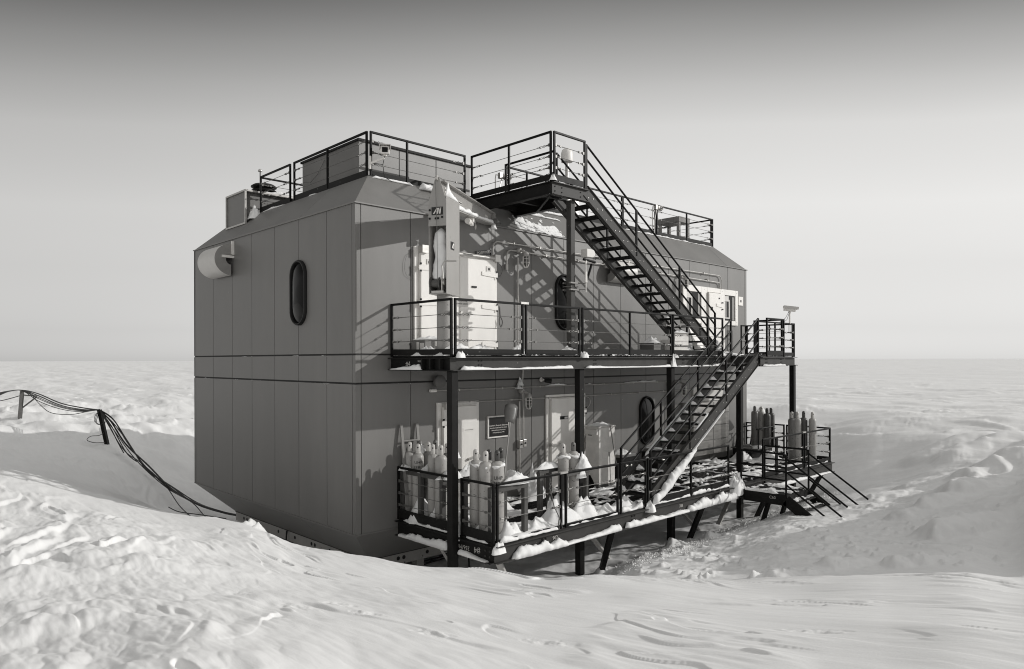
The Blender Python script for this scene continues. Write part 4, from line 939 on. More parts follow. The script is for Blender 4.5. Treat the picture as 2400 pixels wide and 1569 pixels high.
# jib
A0, A1 = .10, 3.25
mb = MB(); zt = 3.385
mb.prism([cp(A0, .18, zt), cp(A1, .18, zt), cp(A1, .18, 3.14), cp(A0+.5, .18, 2.96), cp(A0, .18, 2.96)], cn*.02)
mb.obox(cp((A0+A1)/2, .17, zt), ca*((A1-A0)/2), cn*.10, cz*.010)
p, q = cp(A0+.5, .17, 2.95), cp(A1, .17, 3.13); mb.obox((p+q)/2, (q-p)/2, cn*.10, cz*.011); mb.obox(cp(A1+.005, .17, 3.26), ca*.01, cn*.10, cz*.13)
jb = mb.build('jib', M['alu'], cr_)
mb = MB(); mb.obox(cp(1.15, .155, 3.19), ca*.11, cn*.003, cz*.028); mb.obox(cp(2.85, .155, 3.25), ca*.09, cn*.003, cz*.022); mb.obox(cp(.35, .155, 3.27), ca*.05, cn*.003, cz*.05); dk = mb.build('data_plate', M['offw'], jb)
mb = MB(); mb.obox(cp(1.15, .1505, 3.19), ca*.09, cn*.002, cz*.01); mb.obox(cp(.35, .1505, 3.27), ca*.03, cn*.002, cz*.012); mb.build('data_mark', M['ink'], dk)
mb = MB(); mb.lathe([(.07,-.03),(.07,.03)], cp(1.9, .17, 2.93), cn, 14); mb.obox(cp(1.9, .17, 3.0), ca*.05, cn*.05, cz*.06); mb.lathe([(.04,0),(.06,.05),(.06,.18)], cp(1.8, .17, 2.92), -ca, 12); mb.build('trolley', M['white'], cr_)
mb = MB(); h0 = cp(2.15, .17, 2.99); mb.tube([h0+cz*.12, h0-cz*.05], .006, 5); mb.tube([h0-cz*.05, h0-cz*.1+ca*.03, h0-cz*.15, h0-cz*.12-ca*.03, h0-cz*.08-ca*.02], .012, 6); mb.build('hook', M['galv'], cr_)
mb = MB(); mb.lathe([(.05,-.02),(.05,.02)], cp(-.03, .18, 3.42), cn, 14); mb.build('sheave', M['galv'], cr_)
mb = MB(); mb.tube([cp(-.05, .2, 3.42), cp(-.05, .17, 2.4), cp(-.03, .17, 1.5)], .006, 5); mb.tube([cp(A1-.02, .16, 3.3), cp(A1-.0, .16, 2.2), cp(A1-.02, .16, 1.2)], .004, 4); mb.tube([cp(-.03,.18,3.46), cp(A1,.17,3.42)], .005, 4); mb.build('hoist_cable', M['wire'], cr_)
wn = MB(); wn.lathe([(.13,-.13),(.13,-.11),(.075,-.11),(.085,0),(.075,.05),(.13,.05),(.13,.07)], cp(.10, .22, 1.45), cn, 20); wo = wn.build('winch_drum', M['poleg'], cr_, smooth=False)
mb = MB(); mb.obox(cp(.08, .10, 1.44), ca*.08, cn*.012, cz*.14); mb.lathe([(.05,0),(.06,.04)], cp(.05, .09, 1.46), cn, 14); mb.obox(cp(.08,.18,1.28), ca*.1, cn*.12, cz*.02); mb.build('winch_frame', M['galv'], wo)
mb = MB(); e = cp(-.02, .08, 1.5); mb.tube([e, e+cn*.04+cz*.02-ca*.06, e+cn*.03+cz*.25-ca*.08, e+cn*.08+cz*.34-ca*.08, e+cn*.32+cz*.33-ca*.08], .016, 7); mb.build('winch_crank', M['galv'], wo)
mb = MB(); mb.obox(cp(A1-.05, .05, 3.2), ca*.05, cn*.05, cz*.05); mb.tube([cp(A1, .1, 3.24), cp(A1+.22, .0, 3.2)], .02, 6); mb.build('jib_end_fitting', M['poleg'], cr_)
# ------------------------------------------------------------------ roof equipment
t = thing('equipment_enclosure', (2.7, 3.0, ZR), 'large grey flat sided equipment enclosure behind the roof rail at the near corner', 'enclosure')
mb = MB(); mb.box(1.2, 4.5, 1.78, 4.45, ZR-.02, 4.99); mb.build('enclosure_body', M['wall'], t)
mb = MB(); mb.box(1.16, 4.54, 1.74, 1.80, 4.985, 5.035); mb.box(1.16, 1.22, 1.80, 4.49, 4.985, 5.035); mb.box(4.48, 4.54, 1.8, 4.49, 4.985, 5.035); mb.box(1.16, 4.54, 4.43, 4.49, 4.985, 5.035); mb.build('enclosure_cap', M['steel'], t)
mb = MB()
for x in (2.3, 3.4): mb.box(x-.006, x+.006, 1.772, 1.782, ZR, 4.98)
mb.build('enclosure_seam', M['wallcore'], t)
mb = MB(); mb.tube([(1.18, 3.3, 4.85), (1.15, 3.6, 4.55), (1.12, 3.9, 4.4), (1.1, 4.15, 4.45), (1.05, 4.5, 4.42)], .006, 5); mb.build('enclosure_wire', M['wire'], t)
t = thing('vent_box', (1.3, 6.9, 3.7), 'grey vent box with pale metal edges at the far left of the roof', 'vent box')
a, b, y0, y1, z0, z1 = .5, 2.7, 6.26, 7.5, 3.68, 4.55
mb = MB(); mb.box(a+.02, a+.04, y0+.02, y1-.02, z0, z1-.02); mb.box(a+.02, b, y1-.04, y1-.02, z0, z1-.02); mb.box(a+.02, b, y0+.05, y1-.02, z1-.05, z1-.03); mb.box(b-.02, b, y0, y1-.02, z0, z1-.02); mb.box(a+.04, b-.02, y0+.12, y0+.14, z0, z1-.05); mb.build('box_panel', M['wall'], t)
mb = MB()
e = .022
for y in (y0, y1): mb.box(a-e, a+e, y-e, y+e, z0-.05, z1)
mb.box(a-e, a+e, y0+e, y1-e, z1-2*e, z1); mb.box(a-e, a+e, y0+e, y1-e, z0-.05, z0-.05+2*e); mb.box(a+e, b, y0-e, y0+e, z1-2*e, z1); mb.box(b-e, b+e, y0-e, y0+e, ZR, z1)
mb.build('box_edge', M['galv'], t)
t = thing('roof_vent', (1.6, 7.55, ZR), 'dark ribbed round roof vent above the grey vent box', 'vent')
mb = MB(); mb.lathe([(.20,0),(.20,1.05)], (1.6, 7.55, ZR), n=16); mb.build('vent_core', M['poleg'], t)
for k in range(3): mb = MB(); mb.lathe([(.30,0),(.36,.035),(.36,.06),(.28,.115)], (1.6, 7.55, 4.70+.13*k), n=18); mb.build('vent_cowl', M['steel'], t, smooth=True)
t = thing('beacon', (.86, 6.12, 4.95), 'small pale mushroom shaped beacon on the far left roof rail post', 'beacon')
mb = MB(); mb.tube([(.86, 6.16, 4.55), (.86, 6.16, 5.08)], .016, 7); mb.box(.84, .88, 6.1, 6.18, 4.72, 4.76); mb.build('beacon_stem', M['poleg'], t)
mb = MB(); mb.lathe([(.055,0),(.058,.02),(.045,.05),(.02,.07)], (.86, 6.16, 5.06), n=14); mb.build('beacon_dome', M['galv'], t, smooth=True)
t = thing('antenna', (7.35, .95, ZR), 'white domed antenna on a short mast behind the roof landing', 'antenna')
mb = MB(); mb.tube([(7.35, .95, ZR), (7.35, .95, 5.52)], .05, 10); mb.tube([(7.35,.95,5.3),(7.3,.9,5.0),(7.36,.88,4.6)], .01, 5); mb.build('antenna_mast', M['galv'], t, smooth=True)
mb = MB(); mb.lathe([(.10,0),(.16,.005),(.165,.03),(.165,.24),(.14,.33),(.08,.38),(.01,.40)], (7.35, .95, 5.50), n=20); mb.build('antenna_dome', M['white'], t, smooth=True)
t = thing('instrument_stand', (14.5, 2.2, ZR), 'weathered wooden instrument stand like a stool at the right end of the roof', 'stand')
sx0, sx1, sy0, sy1 = 14.2, 14.9, 1.75, 2.65
mb = MB(); mb.box(sx0, sx1, sy0, sy1, 4.88, 5.07); mb.build('stand_top', M['wood'], t)
for (x, y) in ((sx0+.06, sy0+.06), (sx1-.06, sy0+.06), (sx0+.06, sy1-.06), (sx1-.06, sy1-.06)): mb = MB(); mb.box(x-.05, x+.05, y-.05, y+.05, ZR, 4.879); mb.build('leg', M['wood'], t)
mb = MB(); mb.box(sx0, sx1, sy0-.01, sy0+.02, 4.2, 4.38); mb.box(sx0-.01, sx0+.02, sy0+.02, sy1, 4.2, 4.38); mb.build('crosspiece', M['wood'], t)
t = thing('inlet_stack', (8.1, 1.7, ZR), 'pale box shaped inlet stack on the roof behind the upper stairs', 'inlet')
mb = MB(); mb.box(7.95, 8.5, 1.5, 2.0, ZR, 5.0); mb.build('stack_body', M['galv'], t)
mb = MB(); mb.box(7.88, 8.57, 1.43, 2.07, 5.0, 5.08); mb.build('stack_cap', M['steel'], t)
def rail_lamp(loc, label, d):
    t = thing('rail_lamp', loc, label, 'lamp', 'caged lamps round the station'); c = V(loc); d = V(d)
    mb = MB(); mb.lathe([(.05,0),(.07,.03),(.07,.10)], c, d, 12); mb.obox(c-d*.05, d*.04, V((-d.y,d.x,0))*.05, V((0,0,.07))); mb.build('lamp_body', M['galv'], t)
    mb = MB(); mb.lathe([(.06,.10),(.075,.16),(.07,.26),(.03,.32)], c, d, 14); mb.build('lamp_globe', M['lampglass'], t, smooth=True)
    mb = MB(); s = V((-d.y, d.x, 0))
    for k in range(5):
        a = 2*math.pi*k/5; e = s*math.cos(a)+V((0,0,1))*math.sin(a); mb.tube([c+d*.1+e*.07, c+d*.17+e*.09, c+d*.27+e*.085, c+d*.34+e*.03], .006, 5)
    mb.build('lamp_cage', M['white'], t)
    mb = MB(); mb.tube([c-d*.08, c-d*.2, c-d*.22-V((0,0,.1)), c-d*.22-V((0,0,.85))], .014, 6); mb.tube([c-V((0,0,.06)), c-d*.1-V((0,0,.4)), c-d*.12-V((0,0,.85))], .012, 6); mb.build('lamp_conduit', M['galv'], t)
rail_lamp((11.5, .84, 4.83), 'caged lamp on the right roof rail with its conduit', (1, 0, 0))
rail_lamp((4.72, .80, 4.62), 'caged lamp lying level beside the roof landing rail', (1, 0, 0))

# ------------------------------------------------------------------ security cameras
def seccam(c, d, label, brk, k=1.):
    c = V(c); d = V(d).normalized(); s = d.cross(V((0,0,1))).normalized(); up = s.cross(d)*k; s = s*k; d = d*k
    t = thing('security_camera', c, label, 'camera', 'security cameras on the rails')
    mb = MB(); mb.obox(c, d*.22, s*.095, up*.085); mb.build('housing', M['white'], t, bevel=.015)
    mb = MB(); mb.obox(c+up*.105+d*.04, d*.27, s*.115, up*.008); mb.obox(c+up*.06+d*.04-s*.112, d*.27, s*.006, up*.05); mb.obox(c+up*.06+d*.04+s*.112, d*.27, s*.006, up*.05); mb.build('sun_shield', M['offw'], t)
    mb = MB(); mb.obox(c+d*.223, d*.004, s*.06, up*.05); mb.build('lens_window', M['pane'], t)
    mb = MB(); 
    for p, q, r in brk: mb.tube([p, q], r, 8)
    mb.lathe([(.04,0),(.04,.06)], c-V((0,0,.13)), n=10); mb.build('bracket', M['white'], t)
    return t, c, d
t, c, d = seccam((1.12, .62, 4.50), (-.55, -.8, -.22), 'security camera on a white arm at the near roof rail corner', [(V((.9,.86,4.22)), V((1.1,.62,4.33)), .03), (V((.9,.86,4.38)), V((.9,.86,4.1)), .03)])
mb = MB(); mb.tube([c-V((0,0,.1)), c+V((-.02,.05,-.3)), c+V((.05,.1,-.55)), c+V((.45,.2,-.62)), c+V((.5,.15,-.78)), c+V((.25,.1,-.82))], .008, 5); mb.tube([c+V((-.02,.05,-.3)), c+V((-.15,.15,-.28)), V((.9,.86,4.2))], .007, 5); mb.build('cable', M['cable'], t)
t, c, d = seccam((14.75, -2.0, 1.60), (.55, -.75, -.12), 'security camera on a short post at the right end of the upper walkway', [(V((14.75,-2.0,1.12)), V((14.75,-2.0,1.5)), .028)], .82)
mb = MB(); mb.tube([c-V((.05,0,.08)), c+V((-.3,0,-.3)), c+V((-.7,0,-.45))], .007, 5); mb.tube([c-V((0,0,.08)), c+V((-.2,0,-.35)), c+V((-.5,0,-.46))], .007, 5)
for k in range(4): mb.tube([V((14.62+.08*k, -2.03, 1.12)), V((14.62+.08*k, -2.03, .82))], .006, 5)
mb.build('cable', M['cable'], t)
# ------------------------------------------------------------------ weather arm on the landing column
t = thing('weather_instrument', (4.45, -1.8, 1.63), 'weather instrument with drum shaped shield clamped to the column before the oval window', 'instrument')
mb = MB()
for z in (1.55, 1.70): mb.box(4.30, 4.60, -1.86, -1.80, z-.016, z+.016); mb.box(4.30, 4.60, -1.66, -1.62, z-.016, z+.016)
for x in (4.33, 4.57): mb.tube([(x, -1.86, 1.62), (x, -1.62, 1.62)], .01, 6)
mb.tube([(4.58, -1.84, 1.70), (4.72, -1.96, 1.70)], .01, 6); mb.tube([(4.58, -1.84, 1.56), (4.72, -1.96, 1.56)], .01, 6); mb.build('clamp', M['wire'], t)
mb = MB(); mb.tube([(4.70, -1.96, 1.5), (4.70, -1.96, 2.26)], .01, 6); mb.lathe([(.035,0),(.028,.24)], (4.70, -1.96, 1.72), n=10); mb.lathe([(.025,0),(.025,.10)], (4.70, -1.96, 2.14), n=8); mb.build('sensor_stem', M['white'], t)
mb = MB(); mb.tube([(4.72, -1.96, 1.74), (4.90, -1.96, 2.14)], .028, 10); mb.build('strut', M['rail'], t)
mb = MB(); mb.tube([(4.62, -1.96, 2.23), (5.02, -1.96, 2.2)], .028, 10); mb.build('cross_arm', M['rail'], t)
mb = MB(); n = 12
prof = [V((4.64,0,2.28))]+[V((4.82+.10*math.sin(math.pi*k/n), 0, 2.37-.09*math.cos(math.pi*k/n))) for k in range(n+1)]+[V((4.64,0,2.46))]
mb.prism([p+V((0,-2.05,0)) for p in prof], (0,.18,0)); mb.build('drum_shield', M['hoodw'], t, bevel=.006)

# ------------------------------------------------------------------ gas cylinders
def cyl_proto():
    r = bpy.data.objects.new('gas_cylinder', None); COL.objects.link(r); ORG[r.name] = V((0,0,0)); r.empty_display_size = .1
    mb = MB(); mb.lathe([(.10,0),(.116,.02),(.116,1.19),(.112,1.235),(.099,1.268),(.075,1.29),(.045,1.30),(.045,1.315)], (0,0,0), n=24); b = mb.build('cylinder_body', M['cyl'], r, smooth=True)
    mb = MB(); mb.lathe([(.044,1.30),(.049,1.31),(.049,1.43),(.044,1.462),(.03,1.48),(.005,1.488)], (0,0,0), n=18); c = mb.build('valve_cap', M['cap'], r, smooth=True)
    mb = MB(); mb.disc((0,-.047,1.415), (0,-1,0), .015, .005, 10); h = mb.build('cap_hole', M['black'], c)
    mb = MB(); n = 8; vs = []
    for k in range(n+1):
        a = -.5+1.0*k/n; vs += [(.1185*math.sin(a), -.1185*math.cos(a), 1.12), (.1185*math.sin(a), -.1185*math.cos(a), 1.18)]
    mb.add(vs, [(2*k, 2*k+2, 2*k+3, 2*k+1) for k in range(n)]); l = mb.build('paper_label', M['letter'], r, fix=False)
    for o in (b, c, h, l): o.material_slots[0].link = 'OBJECT'; o.material_slots[0].material = o.data.materials[0]
    return r
proto = cyl_proto(); first = True
def put_cyl(x, y, zb, top, label, group, body='cyl', cap='cap', paper=True, wide=1., rot=0):
    global first
    o = proto if first else copy_tree(proto); first = False
    o.location = (x, y, zb); o.scale = (wide, wide, (top-zb)/1.485); o.rotation_euler.z = math.radians(-40+rot); ORG[o.name] = V((x, y, zb))
    tag(o, label, 'gas cylinder', group)
    for ch in list(o.children):
        k = ch.name.split('.')[0]
        if k == 'cylinder_body': ch.material_slots[0].material = M[body]
        if k == 'valve_cap': ch.material_slots[0].material = M[cap]
        if k == 'paper_label' and not paper: bpy.data.objects.remove(ch)
    return o
G1 = 'gas cylinders in the rack at the left end of the lower deck'; G2 = 'gas cylinders at the front corner of the lower deck'
G3 = 'gas cylinders by the right storey door'; G4 = 'gas cylinders on a ledge at the far right end'; G5 = 'gas cylinders against the right front rail'
c1 = put_cyl(1.20, -.14, LZ, -1.70, 'leftmost grey gas cylinder of the rack, partly behind the lettered cylinder', G1, paper=False)
c2 = put_cyl(1.22, -.40, LZ, -1.72, 'grey gas cylinder stencilled with black letters in the left rack', G1, paper=False, wide=1.05)
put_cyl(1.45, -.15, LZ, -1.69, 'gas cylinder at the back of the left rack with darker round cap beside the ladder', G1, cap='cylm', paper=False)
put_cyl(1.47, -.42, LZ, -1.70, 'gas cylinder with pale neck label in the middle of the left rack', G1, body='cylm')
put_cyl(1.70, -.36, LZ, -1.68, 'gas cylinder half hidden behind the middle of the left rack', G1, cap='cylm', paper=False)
put_cyl(1.24, -.87, LZ, -1.69, 'slim gas cylinder with diamond label in the front of the left rack', G1, wide=.9)
put_cyl(1.24, -1.13, LZ, -1.685, 'plain grey gas cylinder with bare shoulder nearest the dark column in the left rack', G1, paper=False, wide=1.06)
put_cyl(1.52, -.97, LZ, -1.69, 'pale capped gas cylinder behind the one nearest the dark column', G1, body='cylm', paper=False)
put_cyl(1.26, -2.16, LZ, -1.68, 'scuffed gas cylinder with a snow collar right of the dark column', G2, paper=False, wide=1.02)
put_cyl(1.24, -2.46, LZ, -1.68, 'scuffed gas cylinder foremost in the corner group, with black cap hole', G2, paper=False, wide=1.08)
put_cyl(1.52, -2.24, LZ, -1.70, 'gas cylinder with dark cap behind the foremost corner cylinder', G2, cap='capd', paper=False)
c12 = put_cyl(1.42, -2.58, LZ, -1.675, 'gas cylinder with dark cap and black letters beside the shovel handle', G2, cap='capd', paper=False, wide=1.08)
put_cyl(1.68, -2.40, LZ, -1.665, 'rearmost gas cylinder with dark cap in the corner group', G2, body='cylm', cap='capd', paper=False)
put_cyl(3.55, -2.30, LZ, -1.755, 'pale capped gas cylinder with diamond label standing before the right storey door', G3)
put_cyl(3.85, -2.32, LZ, -1.745, 'gas cylinder with grey cap and snow heaped on it beside the second column', G3, body='cyl', cap='cylm')
FZ_ = LZ+.36
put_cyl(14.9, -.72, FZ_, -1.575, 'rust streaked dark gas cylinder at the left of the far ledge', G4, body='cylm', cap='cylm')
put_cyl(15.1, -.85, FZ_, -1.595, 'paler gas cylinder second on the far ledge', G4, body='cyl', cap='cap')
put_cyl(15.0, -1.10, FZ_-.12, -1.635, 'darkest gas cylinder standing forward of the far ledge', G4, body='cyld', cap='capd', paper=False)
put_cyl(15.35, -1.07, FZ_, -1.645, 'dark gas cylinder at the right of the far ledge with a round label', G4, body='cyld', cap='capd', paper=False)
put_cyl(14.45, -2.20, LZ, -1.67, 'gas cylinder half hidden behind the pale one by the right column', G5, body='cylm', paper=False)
put_cyl(14.55, -2.33, LZ, -1.665, 'pale gas cylinder nearest the right column against the front rail', G5, paper=False)
put_cyl(14.85, -2.40, LZ, -1.66, 'dark gas cylinder in the middle of the right front rail group', G5, body='cyld', cap='capd', paper=False)
put_cyl(14.9, -2.66, LZ, -1.675, 'pale gas cylinder at the right of the front rail group', G5, paper=False)
def cyl_text(o, lines, z, size):
    n = V((-.55, -.835, 0)).normalized(); right = V((-n.y, n.x, 0)); loc = V(o.location); ch = [c for c in o.children if c.name.startswith('cylinder_body')][0]
    for k, s in enumerate(lines):
        me_o = text(s, size, V((0,0,z-size*1.15*k))+n*.118, right, (0,0,1), M['ink'], bld, .002, 'stencil_letters', bend=.118)
        base = ORG[bld.name]
        for v in me_o.data.vertices: v.co = v.co + base
        me_o.parent = ch; ORG[me_o.name] = ORG[o.name]
        me_o.matrix_parent_inverse = Matrix.Rotation(-o.rotation_euler.z, 4, 'Z')
cyl_text(c2, ('UHP', 'ZERO'), 1.13, .085); cyl_text(c12, ('UHP', 'ZERO'), 1.02, .085)
t = thing('cylinder_ledge', (15.1, -.9, LZ), 'dark low box carrying gas cylinders at the far right end of the deck', 'ledge')
mb = MB(); mb.box(14.1, 15.56, -1.0, -.35, LZ+.001, FZ_-.03); mb.build('ledge_box', M['steel'], t)
mb = MB(); mb.box(14.05, 15.58, -1.28, -.3, FZ_-.03, FZ_); mb.build('ledge_top', M['dwood'], t)
mb = MB()
for x in (14.2, 15.2): mb.tube([(x, -1.2, FZ_), (x, -1.2, LZ+1.0)], .02, 6); mb.tube([(x, -.4, FZ_), (x, -.5, LZ+1.0)], .02, 6)
mb.tube([(14.1, -1.2, LZ+1.0), (15.3, -1.2, LZ+1.02)], .025, 6); mb.tube([(14.1, -.5, LZ+1.0), (15.3, -.5, LZ+1.02)], .025, 6); mb.build('ledge_rail', M['rail'], t)
mb = MB(); mb.tube([(14.75, -.85, LZ+.98), (14.95, -1.0, LZ+.86), (15.1, -1.24, LZ+.85), (15.4, -1.2, LZ+.95)], .01, 5); mb.build('chain', M['poleg'], t)
# racks of dark lumber holding the cylinders
def rack(loc, label, posts, boards, top):
    t = thing('cylinder_rack', loc, label, 'rack', 'lumber racks for gas cylinders')
    for (x, y) in posts: mb = MB(); mb.box(x-.045, x+.045, y-.045, y+.045, LZ+.002, top); mb.build('rack_post', M['dwood'], t)
    for (p, q) in boards: mb = MB(); mb.bar(p, q, .04, .10); mb.build('rack_board', M['dwood'], t)
rack((1.5, -.8, LZ), 'dark lumber rack round the gas cylinders at the left end of the lower deck', [(1.10,-.02-.06),(1.10,-.66),(1.62,-.66),(1.10,-1.36),(1.9,-1.36),(1.9,-.1)], [((1.08,-.05,LZ+.97),(1.08,-1.4,LZ+.97)),((1.62,-.1,LZ+.93),(1.62,-1.4,LZ+.93)),((1.05,-1.42,LZ+.9),(1.95,-1.42,LZ+.9)),((1.95,-.06,LZ+.95),(1.95,-1.4,LZ+.95))], LZ+.98)
rack((1.9, -2.4, LZ), 'dark lumber rack round the gas cylinders at the front corner', [(1.10,-2.02),(1.95,-2.02),(1.10,-2.76),(1.95,-2.76)], [((1.06,-2.79,LZ+.92),(2.0,-2.79,LZ+.92)),((1.06,-2.0,LZ+.98),(2.0,-2.0,LZ+.98)),((1.99,-2.05,LZ+.95),(1.99,-2.75,LZ+.95))], LZ+.97)
rack((3.4, -2.3, LZ), 'dark lumber rack topped with snow beside the two cylinders near the right storey door', [(2.95,-2.2),(3.3,-2.12),(3.32,-2.55),(4.1,-2.45),(4.1,-2.1)], [((2.92,-2.2,LZ+.98),(4.15,-2.05,LZ+.98)),((3.28,-2.6,LZ+.94),(4.14,-2.5,LZ+.94))], LZ+.97)

# ------------------------------------------------------------------ loose gear on the decks
t = thing('storage_cabinet', (6.9, -.6, LZ), 'tall pale insulated cabinet standing against the lower wall right of the door', 'cabinet')
mb = MB(); mb.box(6.57, 7.22, -.80, -.36, LZ+.08, -1.74); mb.build('cabinet_body', M['ply'], t, bevel=.012)
mb = MB(); mb.box(6.50, 7.0, -.78, -.33, -1.92, -1.78); mb.box(6.53, 7.24, -.82, -.34, -1.74, -1.70); mb.build('cabinet_lid', M['offw'], t, bevel=.01)
mb = MB(); mb.box(6.565, 6.57, -.60, -.42, -2.0, -1.82); mb.box(6.72, 6.92, -.806, -.80, -2.52, -2.38); mb.build('paper_label', M['letter'], t)
mb = MB(); mb.box(6.56, 6.566, -.57, -.45, -1.95, -1.87); mb.box(6.96, 6.99, -.806, -.80, -2.5, -2.38); mb.build('label_mark', M['ink'], t)
mb = MB(); mb.box(6.55, 7.24, -.8, -.36, LZ+.003, LZ+.08); mb.build('cabinet_base', M['dwood'], t)
t = thing('pole', (7.0, -.9, LZ), 'thin wooden pole leaning on the tall pale cabinet', 'pole')
mb = MB(); mb.tube([(7.22, -.95, LZ+.01), (6.98, -.83, -1.66)], .014, 7); mb.build('pole_shaft', M['wood'], t)
for (x0, x1, y0, y1, zt, lab) in ((7.55, 8.15, -.75, -.3, -2.52, 'dark equipment chest with snow on its lid beside the tall pale cabinet'), (9.0, 9.75, -.9, -.35, -2.5, 'dark slatted chest seen through the lower stairs')):
    t = thing('equipment_chest', ((x0+x1)/2, (y0+y1)/2, LZ), lab, 'chest', 'dark chests along the lower wall')
    mb = MB(); mb.box(x0, x1, y0, y1, LZ+.05, zt-.08); mb.build('chest_body', M['steel'], t, bevel=.01)
    mb = MB(); mb.box(x0-.03, x1+.03, y0-.03, y1+.02, zt-.08, zt); mb.build('chest_lid', M['brush'], t, bevel=.01)
    mb = MB(); mb.obox(V((x0-.01, (y0+y1)/2, zt-.3)), V((.02,0,0)), V((0,.07,0)), V((0,0,.02))); mb.tube([(x0+.2, y0-.02, zt-.3), (x0+.4, y0-.05, zt-.3)], .016, 6); mb.disc((x0+.2, y0-.001, zt-.3), (0,-1,0), .035, .03, 10); mb.disc((x0+.4, y0-.001, zt-.3), (0,-1,0), .035, .03, 10); mb.build('handle', M['galv'], t)
    for x in (x0+.06, x1-.06):
        mb = MB(); mb.box(x-.04, x+.04, y0+.02, y1-.02, LZ+.002, LZ+.05); mb.build('foot', M['dwood'], t)
def dshovel(p, q, label, blade_m, bw, bl, flip=1):
    """shovel with its grip at p and its blade at q"""
    t = thing('shovel', q, label, 'shovel', 'shovels on the lower deck'); p = V(p); q = V(q); d = (q-p).normalized(); s = d.cross(V((-.6,-.78,0))).normalized(); n = s.cross(d)
    mb = MB(); mb.tube([p, q], .015, 7); mb.build('shaft', M['wood'], t)
    mb = MB(); k = 6; vs = []
    for j in range(5):
        for i in range(k+1):
            u_ = -1+2*i/k; w_ = bw*(.72+.28*min(1, j/2)); vs.append(q + d*(bl*j/4 - (.03 if j == 4 and abs(u_) > .7 else 0)) + s*(u_*w_/2) + n*(.05*u_*u_*flip))
    fs = [(j*(k+1)+i, j*(k+1)+i+1, (j+1)*(k+1)+i+1, (j+1)*(k+1)+i) for j in range(4) for i in range(k)]
    mb.add(vs, fs); o = mb.build('blade', M[blade_m], t, smooth=True); md = o.modifiers.new('thick', 'SOLIDIFY'); md.thickness = .006
    return t, p, d, s
t, p, d, s = dshovel((5.93, -.62, -2.02), (6.13, -.75, -2.9), 'dark bladed shovel with a Y grip leaning beside the tall pale cabinet', 'rail', .26, .34)
mb = MB(); mb.tube([p-s*.06, p+s*.06], .016, 6); mb.tube([p-s*.06, p+d*.1], .011, 5); mb.tube([p+s*.06, p+d*.1], .011, 5); mb.build('grip', M['wood'], t)
dshovel((5.75, -.55, -2.5), (5.9, -.78, -2.92), 'short dark scoop leaning behind the shovel by the tall cabinet', 'rail', .24, .3)
dshovel((1.42, -2.72, -2.45), (1.90, -2.42, -1.20), 'grey plastic scoop standing blade up with its pale handle among the corner cylinders', 'clear', .25, .38, -1)
t = thing('ladder', (1.25, -.04, LZ), 'pale wooden ladder leaning on the lower wall behind the left rack', 'ladder')
for x in (1.05, 1.45): mb = MB(); mb.bar((x, -.30, LZ+.01), (x+.0, -.05, -1.34), .06, .035); mb.build('stile', M['wood'], t)
for k, z in enumerate((-1.68, -2.02, -2.36, -2.70, -3.04)): y = -.05-.25*(-1.34-z)/1.93; mb = MB(); mb.tube([(1.05, y, z), (1.45, y, z)], .02, 7); mb.build('rung', M['wood'], t)
t = thing('cardboard_box', (1.4, -.55, UZ), 'cardboard box with white labels half buried in snow on the upper walkway', 'box')
mb = MB(); mb.box(1.12, 1.72, -.78, -.33, UZ+.03, .40); mb.build('carton', M['card'], t, bevel=.008)
mb = MB(); mb.box(1.114, 1.12, -.75, -.62, .2, .34); mb.box(1.114, 1.12, -.58, -.5, .15, .36); mb.box(1.38, 1.48, -.786, -.78, .28, .38); mb.build('paper_label', M['letter'], t)
mb = MB(); mb.box(1.11, 1.73, -.79, -.32, .385, .41); mb.build('lid_flap', M['card'], t)
t = thing('wooden_crate', (8.75, -1.45, UZ), 'pale plywood crate capped with snow near the foot of the upper stairs', 'crate')
mb = MB(); kx = .34
mb.add([(8.15+kx,-1.75,UZ+.06),(8.80+kx,-1.75,UZ+.06),(8.80+kx,-1.25,UZ+.06),(8.15+kx,-1.25,UZ+.06),(8.22+kx,-1.75,.52),(8.86+kx,-1.75,.52),(8.86+kx,-1.3,.52),(8.22+kx,-1.3,.52)], [(0,3,2,1),(4,5,6,7),(0,1,5,4),(1,2,6,5),(2,3,7,6),(3,0,4,7)]); mb.build('crate_body', M['ply'], t, bevel=.008)
mb = MB(); mb.prism([(8.20+kx,-1.76,.36),(8.85+kx,-1.76,.36),(8.92+kx,-1.72,.72),(8.27+kx,-1.72,.72)], (0,.06,0)); mb.build('crate_lid', M['ply'], t)
mb = MB(); mb.box(8.14+kx, 8.82+kx, -1.772, -1.761, .335, .355); mb.build('crate_seam', M['dwood'], t)
t = thing('tool_bin', (8.2, -1.25, UZ), 'dark low bin left of the plywood crate on the upper walkway', 'bin')
mb = MB(); mb.box(7.96, 8.44, -1.5, -1.05, UZ+.002, .40); mb.build('bin_body', M['brush'], t, bevel=.01)
mb = MB(); mb.box(7.94, 8.46, -1.52, -1.03, .40, .43); mb.build('bin_lid', M['brush'], t)
t = thing('snow_sled', (10.2, -1.3, UZ), 'white board propped at the foot of the upper stairs', 'board')
mb = MB(); mb.prism([(10.05,-1.45,UZ+.2),(10.50,-1.45,UZ+.2),(10.58,-1.2,.95),(10.10,-1.2,.95)], (0,.03,0)); mb.build('board_sheet', M['white'], t)
mb = MB(); mb.box(10.2, 10.24, -1.3, -1.26, UZ, .5); mb.build('board_leg', M['steel'], t)
t.name = 'propped_board'

